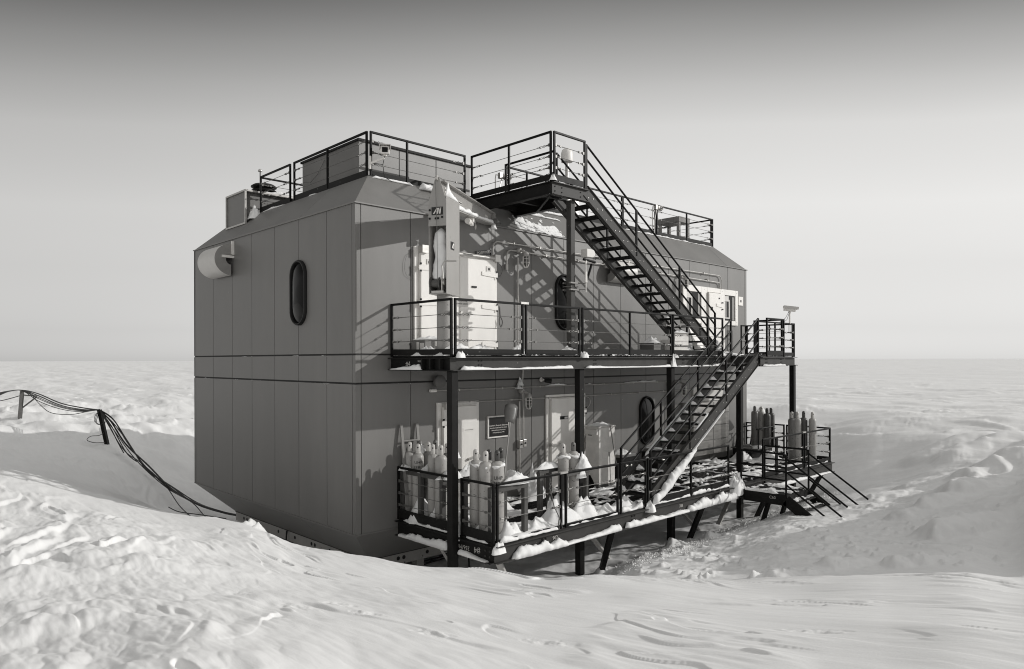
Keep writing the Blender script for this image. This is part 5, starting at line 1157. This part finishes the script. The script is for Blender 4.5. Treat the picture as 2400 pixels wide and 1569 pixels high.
# ------------------------------------------------------------------ service poles and cables
P1g = at(46, 983, 30); P2g = at(253, 1038, 25)
P1g.z = ground_at(P1g)-.15; P2g.z = ground_at(P2g)-.15
P1t = at(52, 915, 30); P2t = at(233, 961, 25)
t = thing('cable_pole', P1g, 'bracketed steel cable pole farthest left on the snow', 'pole', 'leaning poles carrying cables')
mb = MB(); mb.bar(P1g, P1t, .14, .14); mb.build('pole_shaft', M['poleg'], t)
mb = MB(); q = P1t+CR*.62-V((0,0,.42)); mb.bar(P1t-V((0,0,.2)), P1t+CR*.6-V((0,0,.25)), .05); mb.bar(P1t-V((0,0,.75)), P1t+CR*.62-V((0,0,.28)), .05); mb.build('pole_bracket', M['poleg'], t)
t = thing('cable_pole', P2g, 'leaning dark cable pole between the bracketed pole and the building', 'pole', 'leaning poles carrying cables')
mb = MB(); mb.bar(P2g, P2t, .13, .11); mb.build('pole_shaft', M['rail'], t)
t = thing('cable_bundle', P2t, 'bundle of black cables running from the leaning poles down to the foot of the building', 'cables')
rc = random.Random(9)
def strand(pts, r=.018, jit=.0):
    """smooth curve through points"""
    P = [V(p)+V((rc.uniform(-jit,jit), rc.uniform(-jit,jit), rc.uniform(-jit,jit))) for p in pts]; out = []
    for i in range(len(P)-1):
        a, b, c, d = P[max(i-1,0)], P[i], P[i+1], P[min(i+2,len(P)-1)]
        for k in range(6):
            t_ = k/6; out.append(.5*((2*b)+(c-a)*t_+(2*a-5*b+4*c-d)*t_*t_+(3*b-a-3*c+d)*t_**3))
    out.append(P[-1]); mb = MB(); mb.tube(out, r, 6); mb.build('cable', M['cable'], t, smooth=True)
main = [(233,961,25),(262,985,24.6),(300,1040,24),(345,1097,23.2),(400,1143,22.3),(460,1180,21.5),(520,1203,20.9),(562,1209,20.5)]
for k in range(4): strand([at(u+rc.uniform(-5,5)*(0 if i in (0,7) else 1), v+rc.uniform(-5,5)*(0 if i in (0,7) else 1), Z) for i, (u, v, Z) in enumerate(main)], .026 if k == 0 else .017, .02)
strand([at(233,961,25), at(255,995,24.6), at(275,1035,24.2), at(290,1062,24)]); strand([at(233,961,25), at(262,1000,24.4), at(295,1060,23.8), at(320,1082,23.5)])
strand([at(233,961,25), at(250,990,24.7), at(290,1055,24), at(330,1085,23.5), at(385,1135,22.5), at(420,1185,21.5), at(452,1215,20.6)], .015)
strand([at(233,961,25), at(268,1010,24.3), at(320,1080,23.4), at(390,1143,22.4), at(450,1178,21.6), at(480,1210,20.8), at(505,1222,20.2)], .015)
strand([at(395,1189,20.9), at(420,1200,20.7), at(470,1207,20.5), at(530,1216,20.3)], .014)
for k in range(5): strand([at(-30,928+k*3,32), at(20,918,30.8), at(52,914+k,30), at(90,924+k*4,29), at(140,946+k*3,27.5), at(190,957+k*2,26), at(233,961,25)], .022 if k < 2 else .014, .02)
strand([at(-30,945,32), at(10,938,31), at(50,927,30)], .02); strand([at(75,927,29.5), at(95,950,28.6), at(120,968,27.6), at(165,972,26.4), at(205,965,25.6), at(233,961,25)], .014)
for k in range(3): strand([at(233,963,24.95), at(223+k*3,975,24.9), at(222+k*2,988+k*2,24.9), at(236,995,24.9), at(250,985,24.9), at(240,966,24.95)], .010)
strand([at(243,1015,24.9), at(232,1021,24.6), at(213,1023,24.3), at(204,1032,24.), at(222,1038,24.2), at(246,1037,24.8)], .011)
hw = at(1945, 976, 34); t = thing('bent_wire', hw, 'thin hooked wire sticking out of the far snow at the right', 'wire')
mb = MB(); mb.tube([at(1942,975,34), at(1939,972,34), at(1940,976,34), at(1946,980,34), at(1953,983,34), at(1959,983.5,34)], .018, 5); mb.build('wire_rod', M['cable'], t)
# ------------------------------------------------------------------ snow lying on the structure
rs = np.random.RandomState(4)
def _mesh(name, vs, fs, label, thick=0):
    mb = MB(); mb.add(vs, fs); o = mb.build(name, M['snow2'], None, smooth=True)
    o.data.polygons.foreach_set('use_smooth', [True]*len(o.data.polygons))
    return tag(o, label, 'snow', 'snow lying on the station', 'stuff')
def ridge_geo(mb, pts, w, h, side=None, step=.03, rough=.5, droop=.0, seed=0., keep=-9):
    """lumpy ridge along pts; w, h: numbers or lists; side: 2D direction across"""
    P = [V(p) for p in pts]; Ls = [0]
    for i in range(len(P)-1): Ls.append(Ls[-1]+(P[i+1]-P[i]).length)
    n = max(4, int(Ls[-1]/step)); ss = np.linspace(0, Ls[-1], n+1)
    W = np.interp(ss, np.linspace(0, Ls[-1], len(w)) if isinstance(w, (list,tuple)) else [0, Ls[-1]], w if isinstance(w, (list,tuple)) else [w, w])
    H = np.interp(ss, np.linspace(0, Ls[-1], len(h)) if isinstance(h, (list,tuple)) else [0, Ls[-1]], h if isinstance(h, (list,tuple)) else [h, h])
    m = 8; vs = []
    nz = 1+rough*fbm(ss*2.3+seed, ss*0+seed*1.7, 4); nw = 1+.6*rough*fbm(ss*3.1+seed+50, ss*0+3, 3)
    taper = np.minimum(1, np.minimum(ss, Ls[-1]-ss)/.10+.05)
    for i, s_ in enumerate(ss):
        k = min(len(P)-2, int(np.searchsorted(Ls, s_, 'right')-1)); c = P[k].lerp(P[k+1], (s_-Ls[k])/max(1e-6, Ls[k+1]-Ls[k])); d = (P[k+1]-P[k]).normalized()
        sd = V((side[0], side[1], 0)) if side else d.cross(V((0,0,1))).normalized()
        hh = max(.004, H[i]*nz[i]*taper[i]); ww = max(.01, W[i]*nw[i]*taper[i])
        for j in range(m):
            a = math.pi*j/(m-1); lump = 1+.35*rough*float(pn(np.array([s_*6+seed]), np.array([j*.9+seed]))[0])+.30*rough*float(pn(np.array([s_*19+seed]), np.array([j*1.9-seed]))[0])
            vs.append(c + sd*(math.cos(a)*ww/2) + V((0,0, math.sin(a)**.8*hh*lump - (droop if j in (0,) else 0))))
    fs = [(i*m+j, i*m+j+1, (i+1)*m+j+1, (i+1)*m+j) for i in range(n) for j in range(m-1)]
    fs += [(i*m, (i+1)*m, (i+1)*m+m-1, i*m+m-1) for i in range(n)] + [tuple(range(m))[::-1], tuple(n*m+j for j in range(m))]
    mb.add(vs, fs)
def mound_geo(mb, c, rx, ry, h, seed=0., peak=1., na=26, nr=8, skew=(0,0)):
    c = V(c); n0 = float(fbm(np.array([seed*2.]), np.array([seed*1.]), 4, .6)[0]); vs = [c+V((skew[0], skew[1], h*max(.4, 1+.45*n0)))]; fs = []
    A = np.linspace(0, 2*np.pi, na, endpoint=False)
    rad = 1+.28*fbm(np.cos(A)*1.3+seed, np.sin(A)*1.3-seed, 3)
    for i in range(1, nr+1):
        f = i/nr
        base = (1-f**2.0)**(peak*.8) if peak < .75 else (.5+.5*math.cos(math.pi*f))**(.7*peak)
        hz = h*base*np.maximum(.4, 1+.45*fbm(np.cos(A)*f*2.6+seed*2, np.sin(A)*f*2.6+seed, 4, .6))
        for k in range(na): vs.append(c + V((rx*rad[k]*f*math.cos(A[k])+skew[0]*(1-f), ry*rad[k]*f*math.sin(A[k])+skew[1]*(1-f), float(max(0, hz[k])) if i < nr else -.004)))
    fs += [(0, 1+k, 1+(k+1) % na) for k in range(na)]
    for i in range(nr-1):
        for k in range(na): a = 1+i*na; b = a+na; fs.append((a+k, b+k, b+(k+1) % na, a+(k+1) % na))
    mb.add(vs, fs)
def sheet_geo(mb, x0, x1, y0, y1, z, thr, sc, h, seed, cell=.03, bias=None, zf=None):
    nx, ny = int((x1-x0)/cell), int((y1-y0)/cell); X, Y = np.meshgrid(np.linspace(x0, x1, nx+1), np.linspace(y0, y1, ny+1), indexing='ij')
    F = fbm(X*sc[0]+seed, Y*sc[1]-seed, 5, .55) - thr
    if bias is not None: F = F + bias(X, Y)
    on = F > 0; idx = -np.ones(X.shape, int); vs = []
    q = on[:-1,:-1]|on[1:,:-1]|on[:-1,1:]|on[1:,1:]
    use = np.zeros(X.shape, bool); use[:-1,:-1] |= q; use[1:,:-1] |= q; use[:-1,1:] |= q; use[1:,1:] |= q
    jx = (rs.rand(*X.shape)-.5)*cell*.5; jy = (rs.rand(*X.shape)-.5)*cell*.5
    for i, j in np.argwhere(use):
        idx[i, j] = len(vs); hz = h*min(1., max(0, F[i, j])*2.2) ; x = X[i,j]+jx[i,j]; y = Y[i,j]+jy[i,j]
        x = min(max(x, x0), x1); y = min(max(y, y0), y1)
        vs.append((x, y, (z if zf is None else zf(x, y)) + .003 + hz))
    fs = [(idx[i,j], idx[i+1,j], idx[i+1,j+1], idx[i,j+1]) for i, j in np.argwhere(q)]
    mb.add(vs, fs)
def finish(mb, name, label):
    o = mb.build(name, M['snow2'], None, smooth=False, fix=False); o.data.polygons.foreach_set('use_smooth', [True]*len(o.data.polygons)); o.data.update()
    return tag(o, label, 'snow', 'snow lying on the station', 'stuff')

# upper deck
mb = MB(); zb = UZ-.275; yf = DY-.075
ridge_geo(mb, [(1.0,yf,zb),(2.0,yf,zb),(3.2,yf,zb),(4.2,yf,zb)], .13, [.12,.035,.03,.06,.09], seed=1, rough=.35)
ridge_geo(mb, [(4.6,yf,zb),(6.5,yf,zb),(7.95,yf,zb)], .13, [.07,.03,.03,.035,.06], seed=2, rough=.3)
ridge_geo(mb, [(8.2,yf,zb),(9.5,yf,zb),(10.7,yf,zb)], .12, [.03,.035,.04,.09], seed=3, rough=.5)
ridge_geo(mb, [(10.95,-2.99,zb),(12.35,-2.99,zb)], .10, .04, seed=4)
ridge_geo(mb, [(.77,-1.15,zb),(.77,-.75,zb),(.77,-.05,zb)], .11, [.15,.08,.04,.02], seed=5, rough=.3)
for (x, h) in ((.93,.10),(4.48,.11),(8.05,.07)): mound_geo(mb, (x+.05, -2.05, UZ-.04), .10, .08, h, seed=x, peak=.5)
mound_geo(mb, (8.02, -2.06, UZ-.27), .12, .08, .30, seed=9, peak=1.6)
for x0, x1, th in ((.95,1.3,.0),(2.4,4.4,.1),(4.5,8.0,-.15),(8.1,10.7,.08)): sheet_geo(mb, x0, x1, -2.04, -1.95, UZ+.001, th, (5,9), .03, x0, .02)
finish(mb, 'snow_cover', 'snow ridge along the beam of the upper walkway')
mb = MB()
mound_geo(mb, (1.5, -1.25, UZ), .62, .62, .16, seed=2.2); mound_geo(mb, (1.05, -.95, UZ), .3, .4, .17, seed=5.); mound_geo(mb, (1.25, -1.62, UZ), .5, .3, .22, seed=3.3, peak=1.2); mound_geo(mb, (2.0, -1.5, UZ), .8, .4, .17, seed=7.1)
mound_geo(mb, (1.42, -.55, .41), .34, .25, .07, seed=4.4); mound_geo(mb, (4.38, -1.75, UZ), .45, .25, .20, seed=6., peak=1.4); mound_geo(mb, (4.2, -.3, UZ), .35, .2, .22, seed=8.)
sheet_geo(mb, .95, 4.6, -1.93, -.1, UZ, -.05, (1.2,1.6), .05, 3.3, .05); sheet_geo(mb, 7.6, 11.9, -1.93, -.1, UZ, -.15, (1.1,1.5), .08, 9.3, .05)
mound_geo(mb, (9.4, -1.35, UZ), .9, .5, .42, seed=1.6); mound_geo(mb, (8.9, -1.5, UZ), .5, .4, .32, seed=1.1); mound_geo(mb, (8.87, -1.70, .70), .34, .10, .07, seed=2.6); mound_geo(mb, (8.2, -1.28, .43), .28, .24, .14, seed=2.1)
mound_geo(mb, (11.6, -.55, UZ), .42, .3, .40, seed=4.1, peak=.7); mound_geo(mb, (11.9, -1.2, UZ), .8, .6, .14, seed=4.7); mound_geo(mb, (10.55, -1.75, UZ), .45, .3, .42, seed=5.7)
sheet_geo(mb, 10.95, 12.3, -2.9, -2.0, UZ, -.3, (1.5,1.9), .06, 2.3, .05); sheet_geo(mb, 12.4, 15.0, -1.93, -.2, UZ, -.1, (1.5,1.9), .06, 5.3, .06)
finish(mb, 'snow_drift', 'snow drifts on the floor of the upper walkway')
# lower deck
mb = MB(); zb = LZ-.325; yf = LY-.075
ridge_geo(mb, [(1.35,yf,zb),(2.0,yf,zb),(2.9,yf,zb)], .17, [.08,.16,.20,.15,.05], seed=11, rough=.6)
ridge_geo(mb, [(2.7,yf,zb),(3.8,yf,zb),(4.6,yf,zb)], .13, [.04,.05,.08,.12], seed=12, rough=.4)
ridge_geo(mb, [(4.7,yf,zb),(5.8,yf,zb),(7.2,yf,zb)], .14, [.13,.12,.07,.06,.08], seed=13, rough=.5)
ridge_geo(mb, [(7.1,yf,zb),(8.3,yf,zb),(9.5,yf,zb)], .16, [.08,.17,.19,.22,.24], seed=14, rough=.7)
ridge_geo(mb, [(11.1,yf,zb),(13,yf,zb),(15.5,yf,zb)], .12, [.08,.10,.05,.03], seed=15, rough=.4)
yl = X0_-.07
ridge_geo(mb, [(yl,-.1,zb),(yl,-1.0,zb),(yl,-1.8,zb)], .13, [.06,.09,.16,.10], seed=16, rough=.6); ridge_geo(mb, [(yl,-2.0,zb),(yl,-2.3,zb),(yl,-2.6,zb),(yl,-2.9,zb)], .12, [.10,.08,.04,.01], seed=17, rough=.3)
ridge_geo(mb, [(1.1,LY-.02,LZ+.0),(1.6,LY-.02,LZ)], .12, [.12,.03], seed=18); mound_geo(mb, (1.06, LY-.05, LZ-.16), .15, .10, .16, seed=3.1, peak=.7)
mound_geo(mb, (9.5, LY-.03, LZ-.25), .38, .17, .46, seed=6.3, peak=.7, skew=(.05,0)); mound_geo(mb, (5.62, LY-.05, LZ-.1), .15, .12, .18, seed=8.3, peak=.7)
for a, b, h in ((2.9,4.6,.05),(4.65,5.5,.13),(5.7,7.4,.05),(7.4,9.4,.12)): ridge_geo(mb, [(a,LY+.03,LZ),(b,LY+.03,LZ)], .12, [h*.5,h,h*.4,h], seed=a, rough=.8)
ridge_geo(mb, [(1.1,LY+.04,LZ),(2.7,LY+.04,LZ)], .20, .05, seed=21); ridge_geo(mb, [(11.9,LY+.1,LZ),(15.4,LY+.1,LZ)], .22, [.08,.06,.07,.1], seed=22)
ridge_geo(mb, [(X0_-.01,-.2,LZ-.02),(X0_-.01,-1.7,LZ-.02)], .06, .03, seed=23, rough=1.); ridge_geo(mb, [(X0_-.01,-2.2,LZ-.02),(X0_-.01,-2.8,LZ-.02)], .06, .03, seed=24)
mound_geo(mb, (1.0,-1.93,LZ-.1), .10, .12, .30, seed=2.9, peak=1.)
finish(mb, 'snow_cover', 'thick snow ridge along the edge beams of the lower deck')
mb = MB()
def bias(X, Y): return .42*sm(4.3, 1.2, X) + .12*sm(-1.5, -2.9, Y)*sm(8, 4, X) - .25*sm(2.0, 2.6, X)*sm(-2.7,-2.2,Y)*sm(-.5,-1.0,Y)
sheet_geo(mb, 1.02, 15.5, LY+.03, -.05, LZ, .16, (.75,2.3), .05, 6.1, .045, bias)
for y in (-.55, -1.0, -1.95, -2.5): 
    for (a, b) in ((4.9+rr.uniform(0,1), 8+rr.uniform(-.5,.5)), (8.6, 11+rr.uniform(0,1)), (11.8, 15)): ridge_geo(mb, [(a,y,LZ),(b,y,LZ)], .09, .03, seed=a+y, rough=1.2, step=.06)
for x in (5.6, 6.9, 8.2, 9.6, 10.9, 12.2, 13.5): ridge_geo(mb, [(x,LY+.2,LZ),(x+.1,-.4,LZ)], .07, .025, seed=x, rough=1.4, step=.06)
for (x,y,rx,ry,h) in ((1.2,-.5,.3,.35,.42),(1.25,-1.0,.28,.3,.3),(1.5,-1.5,.35,.3,.22),(1.3,-2.3,.3,.3,.22),(1.6,-2.7,.35,.2,.25),(2.3,-2.7,.5,.22,.22),(3.2,-2.5,.65,.35,.40),(3.05,-2.4,.14,.12,.42),(3.9,-2.55,.5,.3,.36),(4.1,-2.2,.2,.2,.32),(3.0,-.7,.5,.4,.5),(4.6,-.4,.45,.3,.55),(4.5,-2.7,.5,.2,.16),(5.2,-2.6,.45,.25,.2),(14.3,-1.5,.7,.4,.28),(13.8,-.8,.5,.4,.3),(12.6,-.6,.5,.3,.12),(15.2,-2.3,.4,.4,.1),(6.3,-1.1,.3,.2,.08),(7.4,-1.4,.5,.3,.07)): mound_geo(mb, (x,y,LZ), rx, ry, h, seed=x*3+y, peak=1.2)
for k in range(170):
    x = rr.uniform(4.6, 13.5); y = rr.uniform(LY+.1, -.2); r = rr.uniform(.015, .06); mound_geo(mb, (x,y,LZ), r*1.4, r, r*1.1, seed=x+y, na=8, nr=3)
finish(mb, 'snow_drift', 'snow patches and heaps on the grating of the lower deck')
# on racks, caps and boxes
mb = MB()
for (x,y,z,rx,ry,h) in ((1.1,-.15,LZ+1.0,.17,.15,.14),(1.35,-.68,LZ+1.0,.30,.12,.16),(1.30,-1.36,LZ+.95,.34,.16,.17),(1.75,-1.4,LZ+.97,.35,.14,.16),(1.38,-.30,-2.0,.16,.12,.22),(1.62,-1.0,-1.98,.14,.2,.25),(1.7,-2.0,LZ+1.02,.35,.12,.12),(1.75,-2.78,LZ+.97,.40,.10,.16),(2.0,-2.4,LZ+1.0,.12,.3,.14),(3.25,-2.16,LZ+1.03,.42,.10,.12),(3.95,-2.50,LZ+.98,.20,.12,.26),(3.85,-2.52,LZ+.8,.14,.08,.24),(6.88,-.58,-1.69,.36,.24,.06),(7.85,-.55,-2.52,.33,.25,.10),(9.4,-.6,-2.5,.35,.24,.06),(4.50,-.06,-.62,.10,.06,.16),(4.44,-.08,-.70,.13,.06,.07),(15.05,-.85,FZ_,.5,.3,.06),(14.4,-1.1,FZ_,.3,.15,.08),(15.25,-.75,-1.95,.28,.22,.28)): mound_geo(mb, (x,y,z), rx, ry, h, seed=x*5+y, peak=.9)
for (x,y,z,r) in ((1.26,-2.16,-1.96,.12),(1.24,-2.46,-1.97,.11),(1.42,-2.58,-1.96,.13),(3.55,-2.30,-2.03,.14),(3.85,-2.32,-2.03,.14)):
    mb.tube([(x+r*.85*math.cos(a), y+r*.85*math.sin(a), z+.02*math.sin(a*2+x*7)) for a in [2*math.pi*k/14 for k in range(14)]], [.028+.014*math.sin(k*1.7+x*9) for k in range(14)], 7, close=True)
for a, b, zz in ((5.4,6.2,-.65),(6.5,6.9,-.65),(8.6,10.2,-.655),(7.0,7.2,-.655)): ridge_geo(mb, [(a,-.05,zz),(b,-.05,zz)], .05, [.01,.035,.02], seed=a, rough=1.)
finish(mb, 'snow_cap', 'snow caps on the racks, gas cylinders, boxes and lamps of the lower deck')
# crane
mb = MB()
pts = [cp(.16,.19,z) for z in (1.52,1.7,1.9,2.1,2.3,2.52)]
n = 40; vs = []; m = 14
for i in range(n+1):
    f = i/n; z = 1.50+1.0*f; r = .155*(1-.25*f)*(1+.16*float(fbm(np.array([z*4.]), np.array([2.]), 3)[0]))*min(1, (1-f)/.10+.15, f/.06+.3)
    for k in range(m):
        a = 2*math.pi*k/m; q = r*(1+.20*float(pn(np.array([math.cos(a)*1.5+z*5]), np.array([math.sin(a)*1.5+z*3]))[0]))
        vs.append(cp(.14+.8*q*math.cos(a), min(.335, max(.025, .17+q*math.sin(a)+.02*math.sin(z*9))), z))
mb.add(vs, [(i*m+k, i*m+(k+1) % m, (i+1)*m+(k+1) % m, (i+1)*m+k) for i in range(n) for k in range(m)]+[tuple(range(m)), tuple(n*m+k for k in range(m))])
ridge_geo(mb, [cp(.06,.11,2.98), cp(.7,.11,2.985), cp(1.8,.11,3.045), cp(3.2,.11,3.14)], [.10,.16,.13,.11], [.12,.12,.07,.06,.07], seed=31, rough=.6)
ridge_geo(mb, [cp(.03,.02,3.08), cp(.32,.02,3.08), cp(.68,.02,3.08)], .07, [.24,.10,.02], seed=32); ridge_geo(mb, [cp(.7,.17,3.395), cp(1.3,.17,3.395)], .14, [.02,.05,.01], seed=33); mound_geo(mb, cp(3.2,.1,3.02), .08, .08, .16, seed=3)
finish(mb, 'snow_cover', 'snow packed inside the crane mast and along its jib')
# roof edge and sloping panel
mb = MB()
ridge_geo(mb, [(2.1,.74,ZR-.10),(2.8,.74,ZR-.10),(3.4,.74,ZR-.10)], .26, [.12,.17,.12,.05], seed=41, rough=.4); ridge_geo(mb, [(.9,.80,ZR-.03),(2.0,.80,ZR-.03)], .08, .05, seed=42); ridge_geo(mb, [(5.2,.80,ZR-.03),(7.6,.80,ZR-.03)], .10, [.07,.05,.08], seed=43, rough=.7); ridge_geo(mb, [(5.0,.62,ZR-.21),(6.7,.60,ZR-.23)], .09, [.03,.06,.02], seed=44, rough=.8)
mound_geo(mb, (.72, 6.17, ZR-.18), .20, .22, .30, seed=4.6); ridge_geo(mb, [(.80,4.6,ZR-.02),(.80,5.9,ZR-.02)], .06, [.01,.05,.01], seed=45); ridge_geo(mb, [(.80,3.0,ZR-.02),(.80,3.4,ZR-.02)], .05, .03, seed=46)
ridge_geo(mb, [(1.0,6.33,4.55),(2.6,6.33,4.55)], .16, [.05,.1,.08], seed=47); ridge_geo(mb, [(9.8,.80,ZR-.03),(14.8,.80,ZR-.03)], .07, .03, seed=48, rough=1.)
for (x,y,z,h) in ((LX0+.03,RY-.0,RZ,.14),(4.7,.86,ZR,.16)): mound_geo(mb, (x,y,z), .09, .09, h, seed=x)
ridge_geo(mb, [(LX0,RY+.1,RZ-.03),(LX0,.6,RZ-.03)], .05, .02, seed=49, rough=1.2)
finish(mb, 'snow_cover', 'snow clinging to the roof edge and rail feet')
mb = MB(); sl = (ZR-ZT)/INS
PT = [(1205,515),(1216,510),(1245,522),(1262,530),(1290,532),(1300,531),(1316,550),(1318,556),(1290,551),(1262,548),(1242,540),(1218,536),(1207,525)]
def wall_slope(u, v):
    # place on the sloping panel under pixel (u, v)
    o = CAMP; d = at(u, v, 1.)-CAMP; nn = V((0, -sl, 1)); p0 = V((0,0,ZT+.01)); k = (p0-o).dot(nn)/d.dot(nn); return o+d*k
XY = [(wall_slope(u, v).x, wall_slope(u, v).y) for u, v in PT]
cx = sum(p[0] for p in XY)/len(XY)
xs_ = [p[0] for p in XY]; ys_ = [p[1] for p in XY]
def inside(X, Y):
    r = np.zeros(X.shape, bool); n = len(XY)
    for i in range(n):
        (xa, ya), (xb, yb) = XY[i], XY[(i+1) % n]
        with np.errstate(divide='ignore', invalid='ignore'): c_ = ((ya > Y) != (yb > Y)) & (X < (xb-xa)*(Y-ya)/(yb-ya+1e-12)+xa)
        r ^= c_
    return r
sheet_geo(mb, min(xs_)-.1, max(xs_)+.1, max(.02, min(ys_)-.05), min(.78, max(ys_)+.05), 0, 0, (6,9), .018, 2., .015, lambda X, Y: np.where(inside(X, Y), .42, -.55), lambda x, y: ZT+.012+sl*y)
finish(mb, 'snow_patch', 'ragged snow patch stuck to the sloping panel behind the stairs')
# stairs
mb = MB(); n = 16
for i in range(1, n):
    x = 10.95+(5.62-10.95)*i/n; z = .06+(-3.25-.06)*i/n; xc = x-.165; s = rr.random()
    mound_geo(mb, (xc, -2.14, z), .12, .12, rr.uniform(.05,.12), seed=i*1.3, na=16, nr=5)
    if s > .45: sheet_geo(mb, xc-.12, xc+.12, -2.86, -2.1, z+.001, rr.uniform(-.35,.05), (4,3), .04, i*2.1, .03)
d1_ = V((5.62-10.95, 0, -3.25-.06)).normalized()
def along(f, y, k): return V((10.95,y,.06)).lerp(V((5.62,y,-3.25)), f)+V((0,0,k))
ridge_geo(mb, [along(.36,-2.05,.17), along(.55,-2.05,.17), along(.78,-2.05,.17)], .10, [.02,.05,.03,.06], seed=51, rough=.6)
ridge_geo(mb, [along(.36,-2.92,-.155), along(.5,-2.92,-.155), along(.66,-2.92,-.155)], .07, [.02,.02,.03], seed=52, rough=.2)
ridge_geo(mb, [along(.62,-2.95,-.16), along(.76,-2.96,-.17), along(.90,-2.97,-.17), along(.97,-2.97,-.1)], [.10,.17,.20,.16], [.03,.13,.18,.15,.12], seed=53, rough=.45)
mound_geo(mb, along(.33,-2.84,.12), .08, .06, .16, seed=5.5); ridge_geo(mb, [along(.48,-2.84,.17), along(.6,-2.84,.17)], .05, .04, seed=54)
finish(mb, 'snow_cover', 'snow on the treads and stringers of the lower stairs')
mb = MB()
for i in range(2, 18):
    x = 4.80+(10.62-4.80)*i/18; z = 3.80+(.10-3.80)*i/18; xc = x+.165
    if rr.random() > .35: sheet_geo(mb, xc-.12, xc+.10, RY+.05, -.99, z+.001, rr.uniform(.12,.3), (5,4), .02, i*3.3, .03)
mound_geo(mb, (4.8+5.82*13/18+.16, -1.1, 3.8-3.7*13/18), .1, .1, .06, seed=3.)
finish(mb, 'snow_cover', 'crusts of snow on the treads of the upper stairs')
mb = MB()
sheet_geo(mb, EX0, EX1, EY, LY-.1, EZ, .12, (2.5,2.5), .03, 4.4, .03); ridge_geo(mb, [(EX0,LY-.12,EZ),(EX0,EY+.2,EZ)], .1, [.05,.03,.05], seed=61, rough=.8)
for i in range(1, 5): y = EY+(FY-EY)*i/5; sheet_geo(mb, EX0, EX1, y, y+.24, EZ-.78*i/5, -.05, (3,4), .03, i*1.7, .03)
finish(mb, 'snow_cover', 'snow on the exit landing and its steps')
# seams of the wall
mb = MB()
for a, b, z in ((.15,.55,.075),(.6,1.2,.075),(.2,1.8,-.51),(2.2,2.4,-.51)): ridge_geo(mb, [(a,.012,z),(b,.012,z)], .014, [.008,.02,.008], seed=a*7+z, rough=1.4, step=.03)
for a, b, z in ((.2,1.6,.075),(2.2,3.1,.075),(4.5,6.0,.075),(7.0,8.3,.075),(.1,3.2,-.51),(3.6,6.5,-.51),(7.,8.4,-.51)): ridge_geo(mb, [(.012,a,z),(.012,b,z)], .014, [.006,.016,.006], seed=a*5+z, rough=1.6, step=.04)
finish(mb, 'snow_cover', 'thin snow caught in the wall seams')
# coarse glittering grains along the shadow line under the deck
mb = MB(); rg_ = random.Random(12)
for k in range(2600):
    t_ = rg_.random(); Z = 13.6+t_*8.5; u0_ = 1330+(1900-1330)*min(1, (Z-13.6)/8.0)**.8; u = u0_+rg_.gauss(0, 38)
    Xc = (u-1200)/FPX*Z; p = CAMP+CR*Xc+CF*Z; r = rg_.uniform(.010, .03); z = 0
    MBp = (p.x, p.y, r); mb.v.append(MBp); mb.f.append(())
pts = [(v[0], v[1], v[2]) for v in mb.v]; mb = MB()
PX = np.array([[(V((x,y,0))-CAMP).dot(CR), (V((x,y,0))-CAMP).dot(CF)] for x, y, r in pts]); HH = ground(PX[:,0].copy(), PX[:,1].copy())
for (x, y, r), h in zip(pts, HH):
    a = rg_.uniform(0, 6.28); q = [V((x+r*1.2*math.cos(a+k*2.1), y+r*1.2*math.sin(a+k*2.1), h-.01)) for k in range(3)]; top = V((x+rg_.uniform(-r,r)*.6, y+rg_.uniform(-r,r)*.6, h+r*rg_.uniform(.6,1.4)))
    mb.add(q+[top], [(0,1,3),(1,2,3),(2,0,3)])
o = mb.build('ice_grains', M['snow2'], None); tag(o, 'coarse glittering ice grains strewn along the trench under the deck edge', 'ice grains', kind='stuff')
bpy.context.view_layer.update()
